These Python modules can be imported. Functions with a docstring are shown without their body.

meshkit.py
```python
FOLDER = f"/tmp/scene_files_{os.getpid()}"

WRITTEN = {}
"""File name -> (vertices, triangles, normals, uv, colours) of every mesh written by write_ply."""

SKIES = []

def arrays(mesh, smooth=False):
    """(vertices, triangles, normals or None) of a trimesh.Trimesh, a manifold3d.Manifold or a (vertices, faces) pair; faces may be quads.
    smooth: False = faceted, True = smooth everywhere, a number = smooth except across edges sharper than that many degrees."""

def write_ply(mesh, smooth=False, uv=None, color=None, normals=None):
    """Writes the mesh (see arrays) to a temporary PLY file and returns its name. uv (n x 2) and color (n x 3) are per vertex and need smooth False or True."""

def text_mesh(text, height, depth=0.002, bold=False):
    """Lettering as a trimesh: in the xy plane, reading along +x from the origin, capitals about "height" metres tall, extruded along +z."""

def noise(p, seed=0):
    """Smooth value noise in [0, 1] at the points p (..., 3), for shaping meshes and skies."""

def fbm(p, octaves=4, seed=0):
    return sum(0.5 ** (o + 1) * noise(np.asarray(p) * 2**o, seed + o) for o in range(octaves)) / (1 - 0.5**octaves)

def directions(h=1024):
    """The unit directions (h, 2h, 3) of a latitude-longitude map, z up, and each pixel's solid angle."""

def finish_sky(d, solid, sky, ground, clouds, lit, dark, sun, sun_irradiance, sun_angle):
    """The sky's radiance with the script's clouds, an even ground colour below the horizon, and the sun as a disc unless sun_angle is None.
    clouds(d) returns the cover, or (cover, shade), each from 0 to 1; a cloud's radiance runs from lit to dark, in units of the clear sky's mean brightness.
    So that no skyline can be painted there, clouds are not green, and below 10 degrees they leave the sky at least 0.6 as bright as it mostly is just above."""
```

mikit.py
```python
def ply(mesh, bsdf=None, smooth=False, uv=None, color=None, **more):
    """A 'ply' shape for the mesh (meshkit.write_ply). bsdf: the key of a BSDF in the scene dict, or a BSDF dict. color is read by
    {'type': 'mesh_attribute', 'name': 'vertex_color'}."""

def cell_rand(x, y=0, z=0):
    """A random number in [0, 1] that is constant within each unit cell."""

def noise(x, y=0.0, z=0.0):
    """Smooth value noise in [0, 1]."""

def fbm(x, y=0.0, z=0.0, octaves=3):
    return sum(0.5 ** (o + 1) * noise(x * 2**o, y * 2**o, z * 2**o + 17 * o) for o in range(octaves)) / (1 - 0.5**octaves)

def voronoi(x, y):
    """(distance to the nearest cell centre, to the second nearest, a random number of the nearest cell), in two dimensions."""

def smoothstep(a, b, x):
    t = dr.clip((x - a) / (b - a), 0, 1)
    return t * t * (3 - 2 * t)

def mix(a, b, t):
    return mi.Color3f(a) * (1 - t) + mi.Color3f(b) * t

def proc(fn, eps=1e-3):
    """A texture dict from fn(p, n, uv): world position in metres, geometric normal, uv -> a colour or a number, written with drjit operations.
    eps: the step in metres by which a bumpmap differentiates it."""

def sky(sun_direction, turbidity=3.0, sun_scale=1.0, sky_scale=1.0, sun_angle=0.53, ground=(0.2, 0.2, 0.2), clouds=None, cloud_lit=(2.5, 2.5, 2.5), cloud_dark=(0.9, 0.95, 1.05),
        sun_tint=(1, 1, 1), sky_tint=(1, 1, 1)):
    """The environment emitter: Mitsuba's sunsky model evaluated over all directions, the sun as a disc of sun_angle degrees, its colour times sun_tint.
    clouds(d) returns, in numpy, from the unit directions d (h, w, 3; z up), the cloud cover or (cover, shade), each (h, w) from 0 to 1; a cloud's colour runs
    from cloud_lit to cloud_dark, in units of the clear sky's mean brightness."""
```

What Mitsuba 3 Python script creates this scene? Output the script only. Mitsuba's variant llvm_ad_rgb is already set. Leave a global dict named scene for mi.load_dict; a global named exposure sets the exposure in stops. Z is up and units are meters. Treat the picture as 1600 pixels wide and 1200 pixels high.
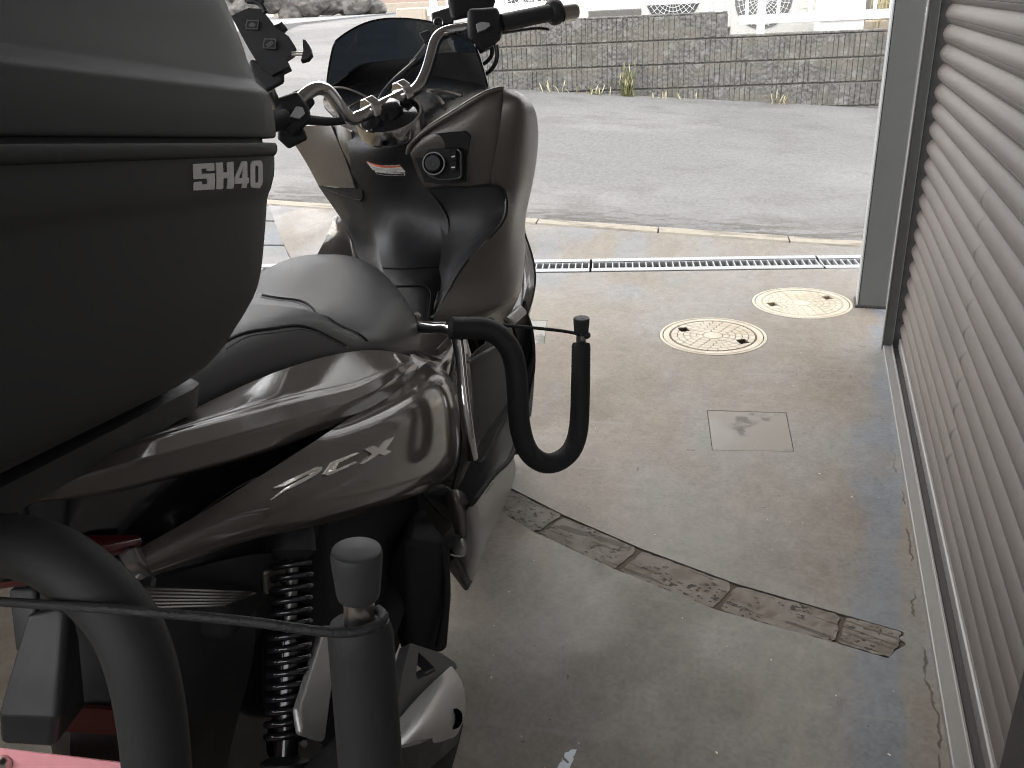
import math, random
import numpy as np, trimesh, mitsuba as mi, mikit, manifold3d
from scipy.interpolate import CubicSpline
from shapely.geometry import Polygon, Point, box as sbox
from shapely import affinity, union_all
import drjit as dr
from mikit import proc, noise, fbm, voronoi, cell_rand, smoothstep, mix, ply
import meshkit

T = mi.ScalarTransform4f
rng = np.random.default_rng(7)
random.seed(7)
scene, labels = {}, {}

# ------------------------------------------------------------------ camera, sky, exposure
CAM = np.array([0.513, -0.60, 1.13])
FW = np.array([-0.17999777, 0.89672752, -0.4043273])
UP = np.array([-0.03051207, 0.4057532, 0.91347324])
scene['camera'] = {'type': 'perspective', 'fov': 61.28, 'fov_axis': 'x', 'near_clip': 0.02, 'far_clip': 400.0,
                   'to_world': T().look_at(origin=CAM.tolist(), target=(CAM + FW).tolist(), up=UP.tolist())}
SUN = [-0.35, 0.62, 0.75]
scene['sky'] = mikit.sky(SUN, turbidity=3, sun_scale=0.07, sun_angle=34, sun_tint=(0.9, 0.97, 1.08), clouds=lambda d: 1.0, cloud_lit=(2.48, 2.5, 2.55))
exposure = 4.05

# ------------------------------------------------------------------ helpers
def add(key, mesh, bsdf, smooth=False, **kw):
    if key in scene:
        n = 1
        while f'{key}_{n:03d}' in scene:
            n += 1
        key = f'{key}_{n:03d}'
    scene[key] = ply(mesh, bsdf, smooth, **kw)
    return key

def thing(key, label, cat, group=None):
    labels[key] = {'label': label, 'category': cat}
    if group:
        labels[key]['group'] = group

def struct(key, label=None):
    labels[key] = {'kind': 'structure'}
    if label:
        labels[key]['label'] = label

def cat(*ms):
    ms = [m for m in ms if m is not None]
    return trimesh.util.concatenate(ms)

def mir(m):
    v = np.array(m.vertices) * [-1, 1, 1]
    return trimesh.Trimesh(v, np.array(m.faces)[:, ::-1], process=False)

def resample(pts, n):
    p = np.asarray(pts, float)
    if len(p) == 2:
        t = np.linspace(0, 1, n)[:, None]
        return p[0] * (1 - t) + p[1] * t
    d = np.sqrt(np.linalg.norm(np.diff(p, axis=0), axis=1)) + 1e-6
    s = np.concatenate([[0], np.cumsum(d)])
    return CubicSpline(s, p, bc_type='natural')(np.linspace(0, s[-1], n))

def smoothpath(pts, n):
    p = resample(pts, n * 4)
    s = np.concatenate([[0], np.cumsum(np.linalg.norm(np.diff(p, axis=0), axis=1))])
    u = np.linspace(0, s[-1], n)
    return np.stack([np.interp(u, s, p[:, k]) for k in range(3)], 1)

def grid(rows, nu=24, nv=16):
    g = np.array([resample(r, nu) for r in rows])
    if len(rows) == 2:
        t = np.linspace(0, 1, nv)[:, None, None]
        return g[0] * (1 - t) + g[1] * t
    d = np.linalg.norm(np.diff(g, axis=0), axis=2).mean(1)
    s = np.concatenate([[0], np.cumsum(np.sqrt(d) + 1e-6)])
    return CubicSpline(s, g, axis=0, bc_type='natural')(np.linspace(0, s[-1], nv))

def gnormals(g):
    du, dv = np.gradient(g, axis=1), np.gradient(g, axis=0)
    n = np.cross(du, dv)
    return n / (np.linalg.norm(n, axis=2, keepdims=True) + 1e-12)

def shell(g, t=0.003, toward=None, out=None):
    """closed sheet of thickness t from a grid; 'out' is a point the outer face looks at"""
    n = gnormals(g)
    out = CAM if out is None else np.asarray(out)
    if np.sum(n * (out - g)) < 0:
        g = g[:, ::-1]
        n = gnormals(g)
    nv, nu, _ = g.shape
    a, b = g.reshape(-1, 3), (g - n * t).reshape(-1, 3)
    idx = np.arange(nv * nu).reshape(nv, nu)
    q = np.stack([idx[:-1, :-1], idx[:-1, 1:], idx[1:, 1:], idx[1:, :-1]], -1).reshape(-1, 4)
    N = nv * nu
    rim = np.concatenate([idx[0, :], idx[1:, -1], idx[-1, -2::-1], idx[-2:0:-1, 0]])
    r2 = np.roll(rim, -1)
    qs = np.stack([r2, rim, rim + N, r2 + N], 1)
    qa = np.vstack([q, q[:, ::-1] + N, qs])
    f = np.vstack([qa[:, [0, 1, 2]], qa[:, [0, 2, 3]]])
    return trimesh.Trimesh(np.vstack([a, b]), f, process=False)

def panel(rows, nu=24, nv=16, t=0.003, out=None):
    return shell(grid(rows, nu, nv), t, out=out)

def frames(p):
    t = np.gradient(p, axis=0)
    t /= np.linalg.norm(t, axis=1, keepdims=True)
    a = np.cross(t[0], [0, 0, 1.0] if abs(t[0][2]) < .9 else [1.0, 0, 0])
    a /= np.linalg.norm(a)
    A = [a]
    for i in range(1, len(p)):
        a = a - t[i] * (a @ t[i])
        a /= np.linalg.norm(a)
        A.append(a)
    A = np.array(A)
    return t, A, np.cross(t, A)

def tube(pts, r, n=40, sides=16, straight=False, flat=1.0, cap=True):
    p = np.asarray(pts, float) if straight else smoothpath(pts, n)
    r = np.asarray(r, float)
    r = np.full(len(p), r) if r.ndim == 0 else np.interp(np.linspace(0, 1, len(p)), np.linspace(0, 1, len(r)), r)
    t, A, B = frames(p)
    ang = np.arange(sides) * 2 * np.pi / sides
    ring = np.cos(ang)[None, :, None] * A[:, None] + flat * np.sin(ang)[None, :, None] * B[:, None]
    v = p[:, None] + r[:, None, None] * ring
    k = len(p)
    i, j = np.meshgrid(np.arange(k - 1), np.arange(sides), indexing='ij')
    q = np.stack([i * sides + j, i * sides + (j + 1) % sides, (i + 1) * sides + (j + 1) % sides, (i + 1) * sides + j], -1).reshape(-1, 4)
    f = np.vstack([q[:, [0, 1, 2]], q[:, [0, 2, 3]]])
    v = v.reshape(-1, 3)
    if cap:
        v = np.vstack([v, p[0], p[-1]])
        j = np.arange(sides)
        f = np.vstack([f, np.stack([(j + 1) % sides, j, j * 0 + k * sides], 1),
                       np.stack([(k - 1) * sides + j, (k - 1) * sides + (j + 1) % sides, j * 0 + k * sides + 1], 1)])
    return trimesh.Trimesh(v, f, process=False)

def lathe(profile, p0, axis, sides=32):
    """profile [(r, h)] revolved about the axis through p0"""
    axis = np.asarray(axis, float) / np.linalg.norm(axis)
    a = np.cross(axis, [0, 0, 1.0] if abs(axis[2]) < .9 else [0, 1.0, 0])
    a /= np.linalg.norm(a)
    b = np.cross(axis, a)
    ang = np.arange(sides) * 2 * np.pi / sides
    ring = np.cos(ang)[:, None] * a + np.sin(ang)[:, None] * b
    pr = np.asarray(profile, float)
    v = (np.asarray(p0) + pr[:, 1][:, None, None] * axis + pr[:, 0][:, None, None] * ring[None]).reshape(-1, 3)
    k = len(pr)
    i, j = np.meshgrid(np.arange(k - 1), np.arange(sides), indexing='ij')
    q = np.stack([i * sides + j, i * sides + (j + 1) % sides, (i + 1) * sides + (j + 1) % sides, (i + 1) * sides + j], -1).reshape(-1, 4)
    f = np.vstack([q[:, [0, 1, 2]], q[:, [0, 2, 3]]])
    m = trimesh.Trimesh(v, f, process=False)
    m.update_faces(m.area_faces > 1e-12)
    tr = np.array(m.vertices)[np.array(m.faces)] - np.array(m.vertices).mean(0)
    if np.sum(np.cross(tr[:, 0], tr[:, 1]) * tr[:, 2]) < 0:
        m = trimesh.Trimesh(m.vertices, np.array(m.faces)[:, ::-1], process=False)
    return m

def cbox(sx, sy, sz, c=0.003):
    h = np.array([sx, sy, sz]) / 2
    c = min(c, h.min() * .9)
    pts = []
    for s in np.ndindex(2, 2, 2):
        sg = np.array(s) * 2 - 1
        for k in range(3):
            q = h - c
            q = q.copy()
            q[k] = h[k]
            pts.append(sg * q)
    return trimesh.convex.convex_hull(np.array(pts))

def at(m, pos=(0, 0, 0), rz=0.0, rx=0.0, ry=0.0):
    M = trimesh.transformations.euler_matrix(rx, ry, rz, 'sxyz')
    M[:3, 3] = pos
    m = m.copy()
    m.apply_transform(M)
    return m

def hull(*pts):
    return trimesh.convex.convex_hull(np.array([p for q in pts for p in np.atleast_2d(np.asarray(q, float))]))

def rounded_hull(pts, r, sub=1):
    s = trimesh.creation.icosphere(sub, r).vertices
    return trimesh.convex.convex_hull(np.vstack([s + np.asarray(p) for p in pts]))

def extrude(poly, h, z0=0.0):
    polys = getattr(poly, 'geoms', [poly])
    ms = [trimesh.creation.extrude_polygon(g, h, engine='earcut') for g in polys]
    m = cat(*ms)
    m.apply_translation([0, 0, z0])
    return m

def slab(pts, t, n=None):
    """flat polygon given by 3-D points (roughly planar), thickness t away from the camera"""
    p = np.asarray(pts, float)
    c = p.mean(0)
    u, s, vt = np.linalg.svd(p - c)
    ex, ey, ez = vt
    if (CAM - c) @ ez < 0:
        ez = -ez
    if np.cross(ex, ey) @ ez < 0:
        ey = -ey
    q = np.stack([(p - c) @ ex, (p - c) @ ey], 1)
    m = trimesh.creation.extrude_polygon(Polygon(q).buffer(0), t, engine='earcut')
    v = np.array(m.vertices)
    m.vertices = c + v[:, :1] * ex + v[:, 1:2] * ey + (v[:, 2:] - t) * ez
    return m

def jitter(m, a, f, seed=0):
    v = np.array(m.vertices)
    d = np.stack([meshkit.fbm(v * f + 10 * k, 3, seed + k) - .5 for k in range(3)], 1)
    m = m.copy()
    m.vertices = v + d * 2 * a
    return m

# ------------------------------------------------------------------ materials
def P(rgb=None, rough=.5, metal=0.0, spec=.5, cc=0.0, ccg=.9, tex=None, **kw):
    d = {'type': 'principled', 'base_color': tex if tex is not None else {'type': 'rgb', 'value': list(rgb)}, 'roughness': rough if isinstance(rough, dict) else float(rough),
         'metallic': float(metal), 'specular': float(spec)}
    if cc:
        d.update(clearcoat=float(cc), clearcoat_gloss=float(ccg))
    d.update(kw)
    return d

def two(d):
    return {'type': 'twosided', 'bsdf': d}

def bump(d, fn, scale, eps=5e-4):
    return {'type': 'bumpmap', 'arbitrary': proc(fn, eps), 'scale': float(scale), 'bsdf': d}

def floor_col(p, n, uv):
    x, y = p.x, p.y
    a = fbm(x * 1.6, y * 1.6, 3.0, 4)
    b = fbm(x * 6 + 31, y * 3.2, 1.0, 4)
    g = .55 * fbm(x * 150, y * 150, 5.0, 3) + .45 * fbm(x * 38, y * 30, 6.0, 3)
    c = mix((.157, .148, .135), (.147, .126, .104), smoothstep(.34, .62, a * .6 + b * .4))
    # the old blue-grey floor paint still shows in patches and along the shutter
    e = fbm(x * 3.0 + 9, y * 1.3 + 4, 2.0, 4)
    c = mix(c, (.140, .148, .160), smoothstep(.54, .70, e) * .6)
    d = x - (0.915 + (y - .55) * .205)
    edge = fbm(x * 9, y * 5, 8.0, 3) - .5
    strip = smoothstep(-.13, -.04, d + edge * .16) * (1 - smoothstep(-.012, .010, d + edge * .07))
    strip = strip * smoothstep(.3, .6, fbm(x * 5, y * 4, 12.0, 3) + .12)
    c = mix(c, (.118, .136, .162), strip * .75)
    c = c * (.72 + .56 * g)
    scr = smoothstep(.80, .90, noise(x * 6 + 3 * noise(x * 2, y * 2, 3.0), y * 70, 4.0)) * smoothstep(.5, .7, noise(x * 3, y * 3, 11.0))
    c = mix(c, (.19, .185, .175), scr * .25)
    speck = smoothstep(.965, .985, noise(x * 55, y * 55, 2.0)) * smoothstep(.5, .6, noise(x * 7, y * 7, 9.0))
    c = mix(c, (.07, .06, .05), speck * .7)
    crumb = smoothstep(-.0, .03, x - (0.985 + (y - .55) * .139) + edge * .05)
    c = mix(c, (.088, .070, .052), crumb * smoothstep(.35, .6, fbm(x * 26, y * 26, 4.0, 3)) * .9)
    d2 = x - (.957 + (y - .55) * .139) + .03 * (fbm(x * 7, y * 7, 2.0, 3) - .5) + .014 * (fbm(x * 45, y * 45, 3.0, 3) - .5)
    crk = (1 - smoothstep(.0010, .0032, dr.abs(d2))) * smoothstep(.42, .55, fbm(x * 30, y * 12, 6.0, 3)) * (1 - smoothstep(1.2, 1.7, y))
    c = mix(c, (.045, .037, .03), crk * .85)
    return c

def floor_bump(p, n, uv):
    return fbm(p.x * 90, p.y * 90, 1.0, 3) + 2.0 * fbm(p.x * 12, p.y * 12, 1.0, 2)

def paver_col(p, n, uv):
    a = fbm(p.x * 25, p.y * 25, 3.0, 3)
    u = p.x * .9 - p.y * .44
    v = p.x * .44 + p.y * .9
    h = smoothstep(.60, .70, fbm(u * 110, v * 170, 7.0, 3)) * smoothstep(.34, .52, fbm(p.x * 18, p.y * 18, 2.0, 2))
    h = dr.maximum(h, .6 * smoothstep(.72, .8, noise(u * 9, v * 150, 3.0)))
    c = mix((.158, .143, .128), (.120, .104, .087), smoothstep(.35, .65, a))
    return mix(c, (.022, .019, .016), h * .85)

def asphalt_col(p, n, uv):
    a = fbm(p.x * .9, p.y * 1.4, 3.0, 4)
    g = fbm(p.x * 70, p.y * 70, 1.0, 2)
    b = smoothstep(.5, .75, fbm(p.x * 3.2 + 4, p.y * 5.0, 9.0, 4))
    c = mix((.147, .143, .138), (.122, .119, .116), smoothstep(.35, .65, a))
    c = mix(c, (.105, .10, .096), b * .6)
    gd = p.y - (3.86 - .118 * (p.x + .1))
    gut = (1 - smoothstep(.05, .42, gd + .3 * (fbm(p.x * 4, p.y * 7, 5.0, 4) - .5))) * smoothstep(.38, .6, fbm(p.x * 9, p.y * 30, 7.0, 4))
    c = mix(c, (.07, .064, .056), gut * .75)
    return c * (.85 + .3 * g)

def concrete_col(p, n, uv):
    a = fbm(p.x * 2.2, p.y * 2.2, p.z * 2.2, 4)
    g = fbm(p.x * 60, p.y * 60, p.z * 60, 2)
    c = mix((.155, .152, .147), (.135, .127, .117), smoothstep(.35, .65, a))
    e = fbm(p.x * 1.5 + 8, p.y * 2.0, 2.0, 3)
    c = mix(c, (.145, .157, .17), smoothstep(.45, .62, e) * .7)
    return c * (.88 + .24 * g)

def lid_col(p, n, uv):
    a = fbm(p.x * 14, p.y * 14, 3.0, 4)
    c = mix((.215, .205, .193), (.190, .176, .158), smoothstep(.35, .6, fbm(p.x * 5, p.y * 5, 2.0, 3)))
    return mix(c, (.06, .055, .05), smoothstep(.60, .75, a) * .7)

def kerb_col(p, n, uv):
    g = fbm(p.x * 40, p.y * 40, p.z * 40, 3)
    s = smoothstep(.5, .7, fbm(p.x * 7, p.y * 20, 4.0, 3))
    return mix(mix((.25, .225, .185), (.19, .17, .14), g), (.1, .09, .075), s * .6)

def block_col(p, n, uv):
    g = fbm(p.x * 55, p.y * 55, p.z * 55, 3)
    a = fbm(p.x * 3.5, p.y * 3.5, p.z * 5.0, 3)
    c = mix((.098, .094, .088), (.180, .172, .160), smoothstep(.3, .7, g))
    c = mix(c, (.165, .150, .125), smoothstep(.45, .65, a) * .7)
    lich = smoothstep(.60, .72, fbm(p.x * 18 + 3, p.y * 18, p.z * 18, 3))
    c = mix(c, (.24, .232, .215), lich * .6)
    st = smoothstep(.52, .7, fbm(p.x * 9 + 5, p.y * 9, p.z * 2.5, 3))
    return mix(c, (.085, .08, .072), st * .35)

def block_bump(p, n, uv):
    return fbm(p.x * 45, p.y * 45, p.z * 45, 3)

def cover_col(p, n, uv):
    a = fbm(p.x * 12, p.y * 12, 3.0, 3)
    g = fbm(p.x * 80, p.y * 80, 3.0, 2)
    return mix((.37, .335, .27), (.32, .28, .215), smoothstep(.4, .65, a * .7 + g * .3))

def shutter_col(p, n, uv):
    a = fbm(p.x * 2, p.y * 2.0, p.z * 5, 3)
    st = fbm(p.x * 2, p.y * 2.2, p.z * 70, 3)
    c = mix((.095, .082, .075), (.080, .069, .063), smoothstep(.35, .65, a))
    return mix(c, (.085, .077, .068), smoothstep(.55, .75, st) * .5)

def dust(p, f=18.0):
    return smoothstep(.5, .75, fbm(p.x * f, p.y * f, p.z * f, 3))

def grain_bump(p, n, uv):
    return noise(p.x * 1100, p.y * 1100, p.z * 1100) + .6 * noise(p.x * 2300, p.y * 2300, p.z * 2300)

def leather_bump(p, n, uv):
    return fbm(p.x * 700, p.y * 700, p.z * 700, 2)

def case_col(p, n, uv):
    return mix((.022, .0235, .0245), (.027, .028, .029), fbm(p.x * 14, p.y * 14, p.z * 14, 3))

def foam_col(p, n, uv):
    sc = smoothstep(.66, .8, fbm(p.x * 60, p.y * 60, p.z * 14, 3))
    return mix((.013, .013, .0135), (.024, .0235, .023), sc)

def foam_bump(p, n, uv):
    return noise(p.x * 900, p.y * 900, p.z * 900)

def paint_col(p, n, uv):
    fl = noise(p.x * 2600, p.y * 2600, p.z * 2600)
    return mix((.066, .058, .052), (.090, .080, .072), fl)

def paint_flake(p, n, uv):
    return mix((.17, .158, .146), (.31, .288, .266), noise(p.x * 2600, p.y * 2600, p.z * 2600))

def rough_dust(lo, hi, f=30.0):
    def fn(p, n, uv):
        return lo + (hi - lo) * smoothstep(.35, .7, fbm(p.x * f, p.y * f, p.z * f, 3))
    return proc(fn)

def stone_col(p, n, uv):
    g = fbm(p.x * 6, p.y * 6, p.z * 6, 4)
    return mix((.075, .07, .066), (.19, .175, .16), smoothstep(.3, .7, g))

def brick_col(p, n, uv):
    return mix((.40, .30, .255), (.33, .25, .215), fbm(p.x * 3, p.y * 3, p.z * 9, 3))

M = {
    'floor_paint': bump(P(tex=proc(floor_col), rough=rough_dust(.5, .75, 4.0), spec=.32), floor_bump, .0009, 2e-3),
    'paver': bump(P(tex=proc(paver_col), rough=.8, spec=.3), lambda p, n, uv: fbm(p.x * 95, p.y * 95, 7.0, 3), -.004, 1e-3),
    'grout': P((.075, .062, .050), .95, spec=.2),
    'asphalt': bump(P(tex=proc(asphalt_col), rough=.85, spec=.3), lambda p, n, uv: fbm(p.x * 70, p.y * 70, 1.0, 2), .003, 2e-3),
    'lid_concrete': P(tex=proc(lid_col), rough=.7, spec=.3),
    'concrete': P(tex=proc(concrete_col), rough=.75, spec=.3),
    'kerb_concrete': P(tex=proc(kerb_col), rough=.85, spec=.3),
    'block': bump(P(tex=proc(block_col), rough=.95, spec=.2), block_bump, .008, 2e-3),
    'mortar': P((.17, .163, .15), .95, spec=.2),
    'cover': P(tex=proc(cover_col), rough=.6, spec=.4),
    'cover_dirt': P((.075, .058, .038), .8),
    'cover_worn': P((.27, .225, .16), .7),
    'dark_hole': P((.03, .026, .02), .8),
    'galvanised': P((.33, .335, .34), .38, metal=.35, spec=.5),
    'post_paint': P((.092, .095, .089), .42, spec=.5),
    'post_edge': P((.42, .43, .43), .4, metal=.5),
    'shutter': P(tex=proc(shutter_col), rough=.5, spec=.35),
    'alu': P((.21, .203, .198), .42, metal=.4),
    'rail_dark': P((.022, .02, .019), .6),
    'wall_cream': P((.42, .36, .25), .8),
    'soffit': P((.22, .215, .21), .8),
    'dull_rod': P((.16, .155, .15), .35, metal=.7),
    'facade': P((.78, .76, .71), .8),
    'white_paint': P((.80, .80, .78), .45),
    'ac_white': P((.74, .72, .67), .5),
    'grille_mid': P((.20, .197, .19), .6),
    'grille_dark': P((.10, .10, .10), .6),
    'brick_wall': P(tex=proc(brick_col), rough=.85),
    'tan_wall': P((.42, .36, .29), .85),
    'stone': bump(P(tex=proc(stone_col), rough=.95, spec=.2), lambda p, n, uv: fbm(p.x * 9, p.y * 9, p.z * 9, 4), .06, 1e-2),
    'grass_blade': two(P((.17, .17, .08), .7)),
    'dry_blade': two(P((.50, .44, .28), .8)),
    'bush': two(P((.11, .15, .05), .7)),
    'paint': {'type': 'blendbsdf', 'weight': .13,
              'a': {'type': 'roughplastic', 'alpha': .012, 'int_ior': 1.55, 'diffuse_reflectance': proc(paint_col)},
              'b': P(tex=proc(paint_flake), rough=.34, metal=.9, spec=.5)},
    'paint_satin': {'type': 'blendbsdf', 'weight': .4, 'a': {'type': 'roughplastic', 'alpha': .13, 'int_ior': 1.5, 'diffuse_reflectance': proc(paint_col)}, 'b': P(tex=proc(paint_flake), rough=.42, metal=.9, spec=.5)},
    'black_plastic': bump(P((.014, .0145, .016), rough_dust(.42, .58, 22.0), spec=.38), grain_bump, .00012, 2e-4),
    'black_gloss': P((.006, .006, .008), .12, spec=.5, cc=.6, ccg=.98),
    'black_matt': P((.010, .010, .011), .75, spec=.3),
    'seat_leather': bump(P((.025, .025, .028), .47, spec=.5), leather_bump, .00018, 3e-4),
    'seat_side': bump(P((.020, .021, .025), .48, spec=.45), leather_bump, .00014, 3e-4),
    'thread': P((.20, .20, .20), .8),
    'case_plastic': bump(P(tex=proc(case_col), rough=.55, spec=.3), grain_bump, .00016, 2e-4),
    'print_grey': P((.52, .51, .49), .55),
    'ring_grey': P((.10, .10, .10), .3, metal=.6),
    'chrome': P((.66, .65, .64), .05, metal=1.0),
    'chrome_dull': P((.55, .54, .52), .24, metal=1.0),
    'badge_chrome': P((.66, .64, .61), .2, metal=1.0),
    'steel': P((.50, .48, .45), .3, metal=1.0),
    'foam': bump(P(tex=proc(foam_col), rough=.66, spec=.4), foam_bump, .00009, 3e-4),
    'rubber': P((.024, .025, .027), .55, spec=.45),
    'cord': bump(P((.016, .016, .017), .62, spec=.4), lambda p, n, uv: noise(p.x * 900, p.y * 900, p.z * 900), .0006, 3e-4),
    'silver_paint': P((.37, .365, .36), .36, metal=.6, spec=.5),
    'red_lens': P((.06, .004, .006), .1, spec=.5, cc=1.0, ccg=.98),
    'amber_lens': P((.022, .005, .003), .15, cc=.6),
    'clear_lens': P((.13, .128, .12), .08, metal=.4, spec=.5, cc=1.0, ccg=.99),
    'pink_plate': P((.78, .33, .36), .4),
    'plate_ink': P((.05, .03, .06), .5),
    'smoke': {'type': 'blendbsdf', 'weight': .45, 'a': {'type': 'thindielectric', 'int_ior': 1.5, 'specular_transmittance': {'type': 'rgb', 'value': [.035, .045, .058]}}, 'b': two({'type': 'diffuse', 'reflectance': {'type': 'rgb', 'value': [.030, .042, .054]}})},
    'emblem_grey': P((.075, .075, .072), .6),
    'label_white': P((.62, .60, .57), .5),
    'label_red': P((.60, .12, .06), .5),
    'label_black': P((.03, .03, .03), .5),
    'grip_rubber': P((.018, .019, .021), .6, spec=.4),
    'switch_grey': P((.24, .24, .24), .45),
    'cable': P((.022, .024, .027), .4, spec=.5),
    'dark_tyre': P((.014, .014, .014), .8, spec=.3),
    'house_white': P((.80, .79, .76), .8),
    'leaf_litter': P((.60, .57, .50), .8),
    'mark_paint': P((.48, .52, .56), .6),
}
scene.update(M)

# ================================================================== SETTING
DRAIN_F = lambda x: 3.146 + .075 * x
DRAIN_B = lambda x: 3.350 + .075 * x
def zk(x):
    return np.clip(.06 - .045 * x, 0.0, .16)
def yk(x):                              # the kerb's near edge
    return 3.755 - .118 * (x + .1)
def zw(x):                              # road height along the foot of the block wall
    return np.where(x > -1.5, .345 - .085 * x, .4725 + .030 * (-1.5 - np.asarray(x)))
def yw(x):
    return 7.354 + .0524 * x
def road_z(x, y):
    t = np.clip((y - yk(x) - .1) / (yw(x) - yk(x) - .1), 0, 1)
    z = (zk(x) - .006) * (1 - t) + zw(x) * t
    far = np.clip((y - yw(x)) / 7.0, 0, 1)
    return np.minimum(z + far * (.93 - z) * (z < .93), .95)

# ground: one sheet out to the horizon, under everything
xs = np.concatenate([[-250, -120, -60], np.arange(-40, 12.1, .5), [20, 60, 120, 250]])
ys = np.concatenate([[-120, -30, -6, 0, 3.0], np.arange(3.6, 12, .4), np.arange(12, 40, 2), [60, 120, 300]])
gx, gy = np.meshgrid(xs, ys)
gz = np.where(gy < 3.7, -.25, road_z(gx, gy) - .06 - .2 * (gy < 4.2))
g = np.stack([gx, gy, gz], -1)
idx = np.arange(gx.size).reshape(gx.shape)
q = np.stack([idx[:-1, :-1], idx[:-1, 1:], idx[1:, 1:], idx[1:, :-1]], -1).reshape(-1, 4)
add('ground', (g.reshape(-1, 3), q), 'concrete', True)
struct('ground')

# garage floor with recesses for brick band, covers and lids
band = [((0.1034, 1.2751, 0), (0.0976, 1.17, 0)), ((0.2705, 1.1508, 0), (0.2176, 1.0711, 0)), ((0.4579, 1.0335, 0), (0.4137, 0.9495, 0)), ((0.658, 0.9287, 0), (0.6185, 0.8405, 0)), ((0.8615, 0.8522, 0), (0.8336, 0.7703, 0)), ((0.9649, 0.8176, 0), (0.9341, 0.736, 0))]
bt = np.array([b[0][:2] for b in band])
bb = np.array([b[1][:2] for b in band])
ext = lambda a, b, k: a + (a - b) * k
bt = np.vstack([bt[0] + (bt[0] - bt[1]) * np.array([[3.2], [2.1], [1.05]]), bt])
bb = np.vstack([bb[0] + (bb[0] - bb[1]) * np.array([[3.2], [2.1], [1.05]]), bb])
ragged = [bt[-1] + [.004, -.006], bt[-1] * .8 + bb[-1] * .2 + [-.012, -.004], bt[-1] * .55 + bb[-1] * .45 + [.010, 0], bt[-1] * .3 + bb[-1] * .7 + [-.006, .002], bb[-1] + [-.014, .003]]
band_poly = Polygon(np.vstack([bt[:-1], ragged, bb[:-1][::-1]])).buffer(.008).buffer(-.014).buffer(.008)
c1, c2, RC = np.array((0.6578, 2.3829, 0)[:2]), np.array((1.0097, 2.7664, 0)[:2]), .176
hatch = np.array([(0.623, 1.7611, 0), (0.8468, 1.7624, 0), (0.8422, 1.5269, 0), (0.6303, 1.5143, 0)])[:, :2]
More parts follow.
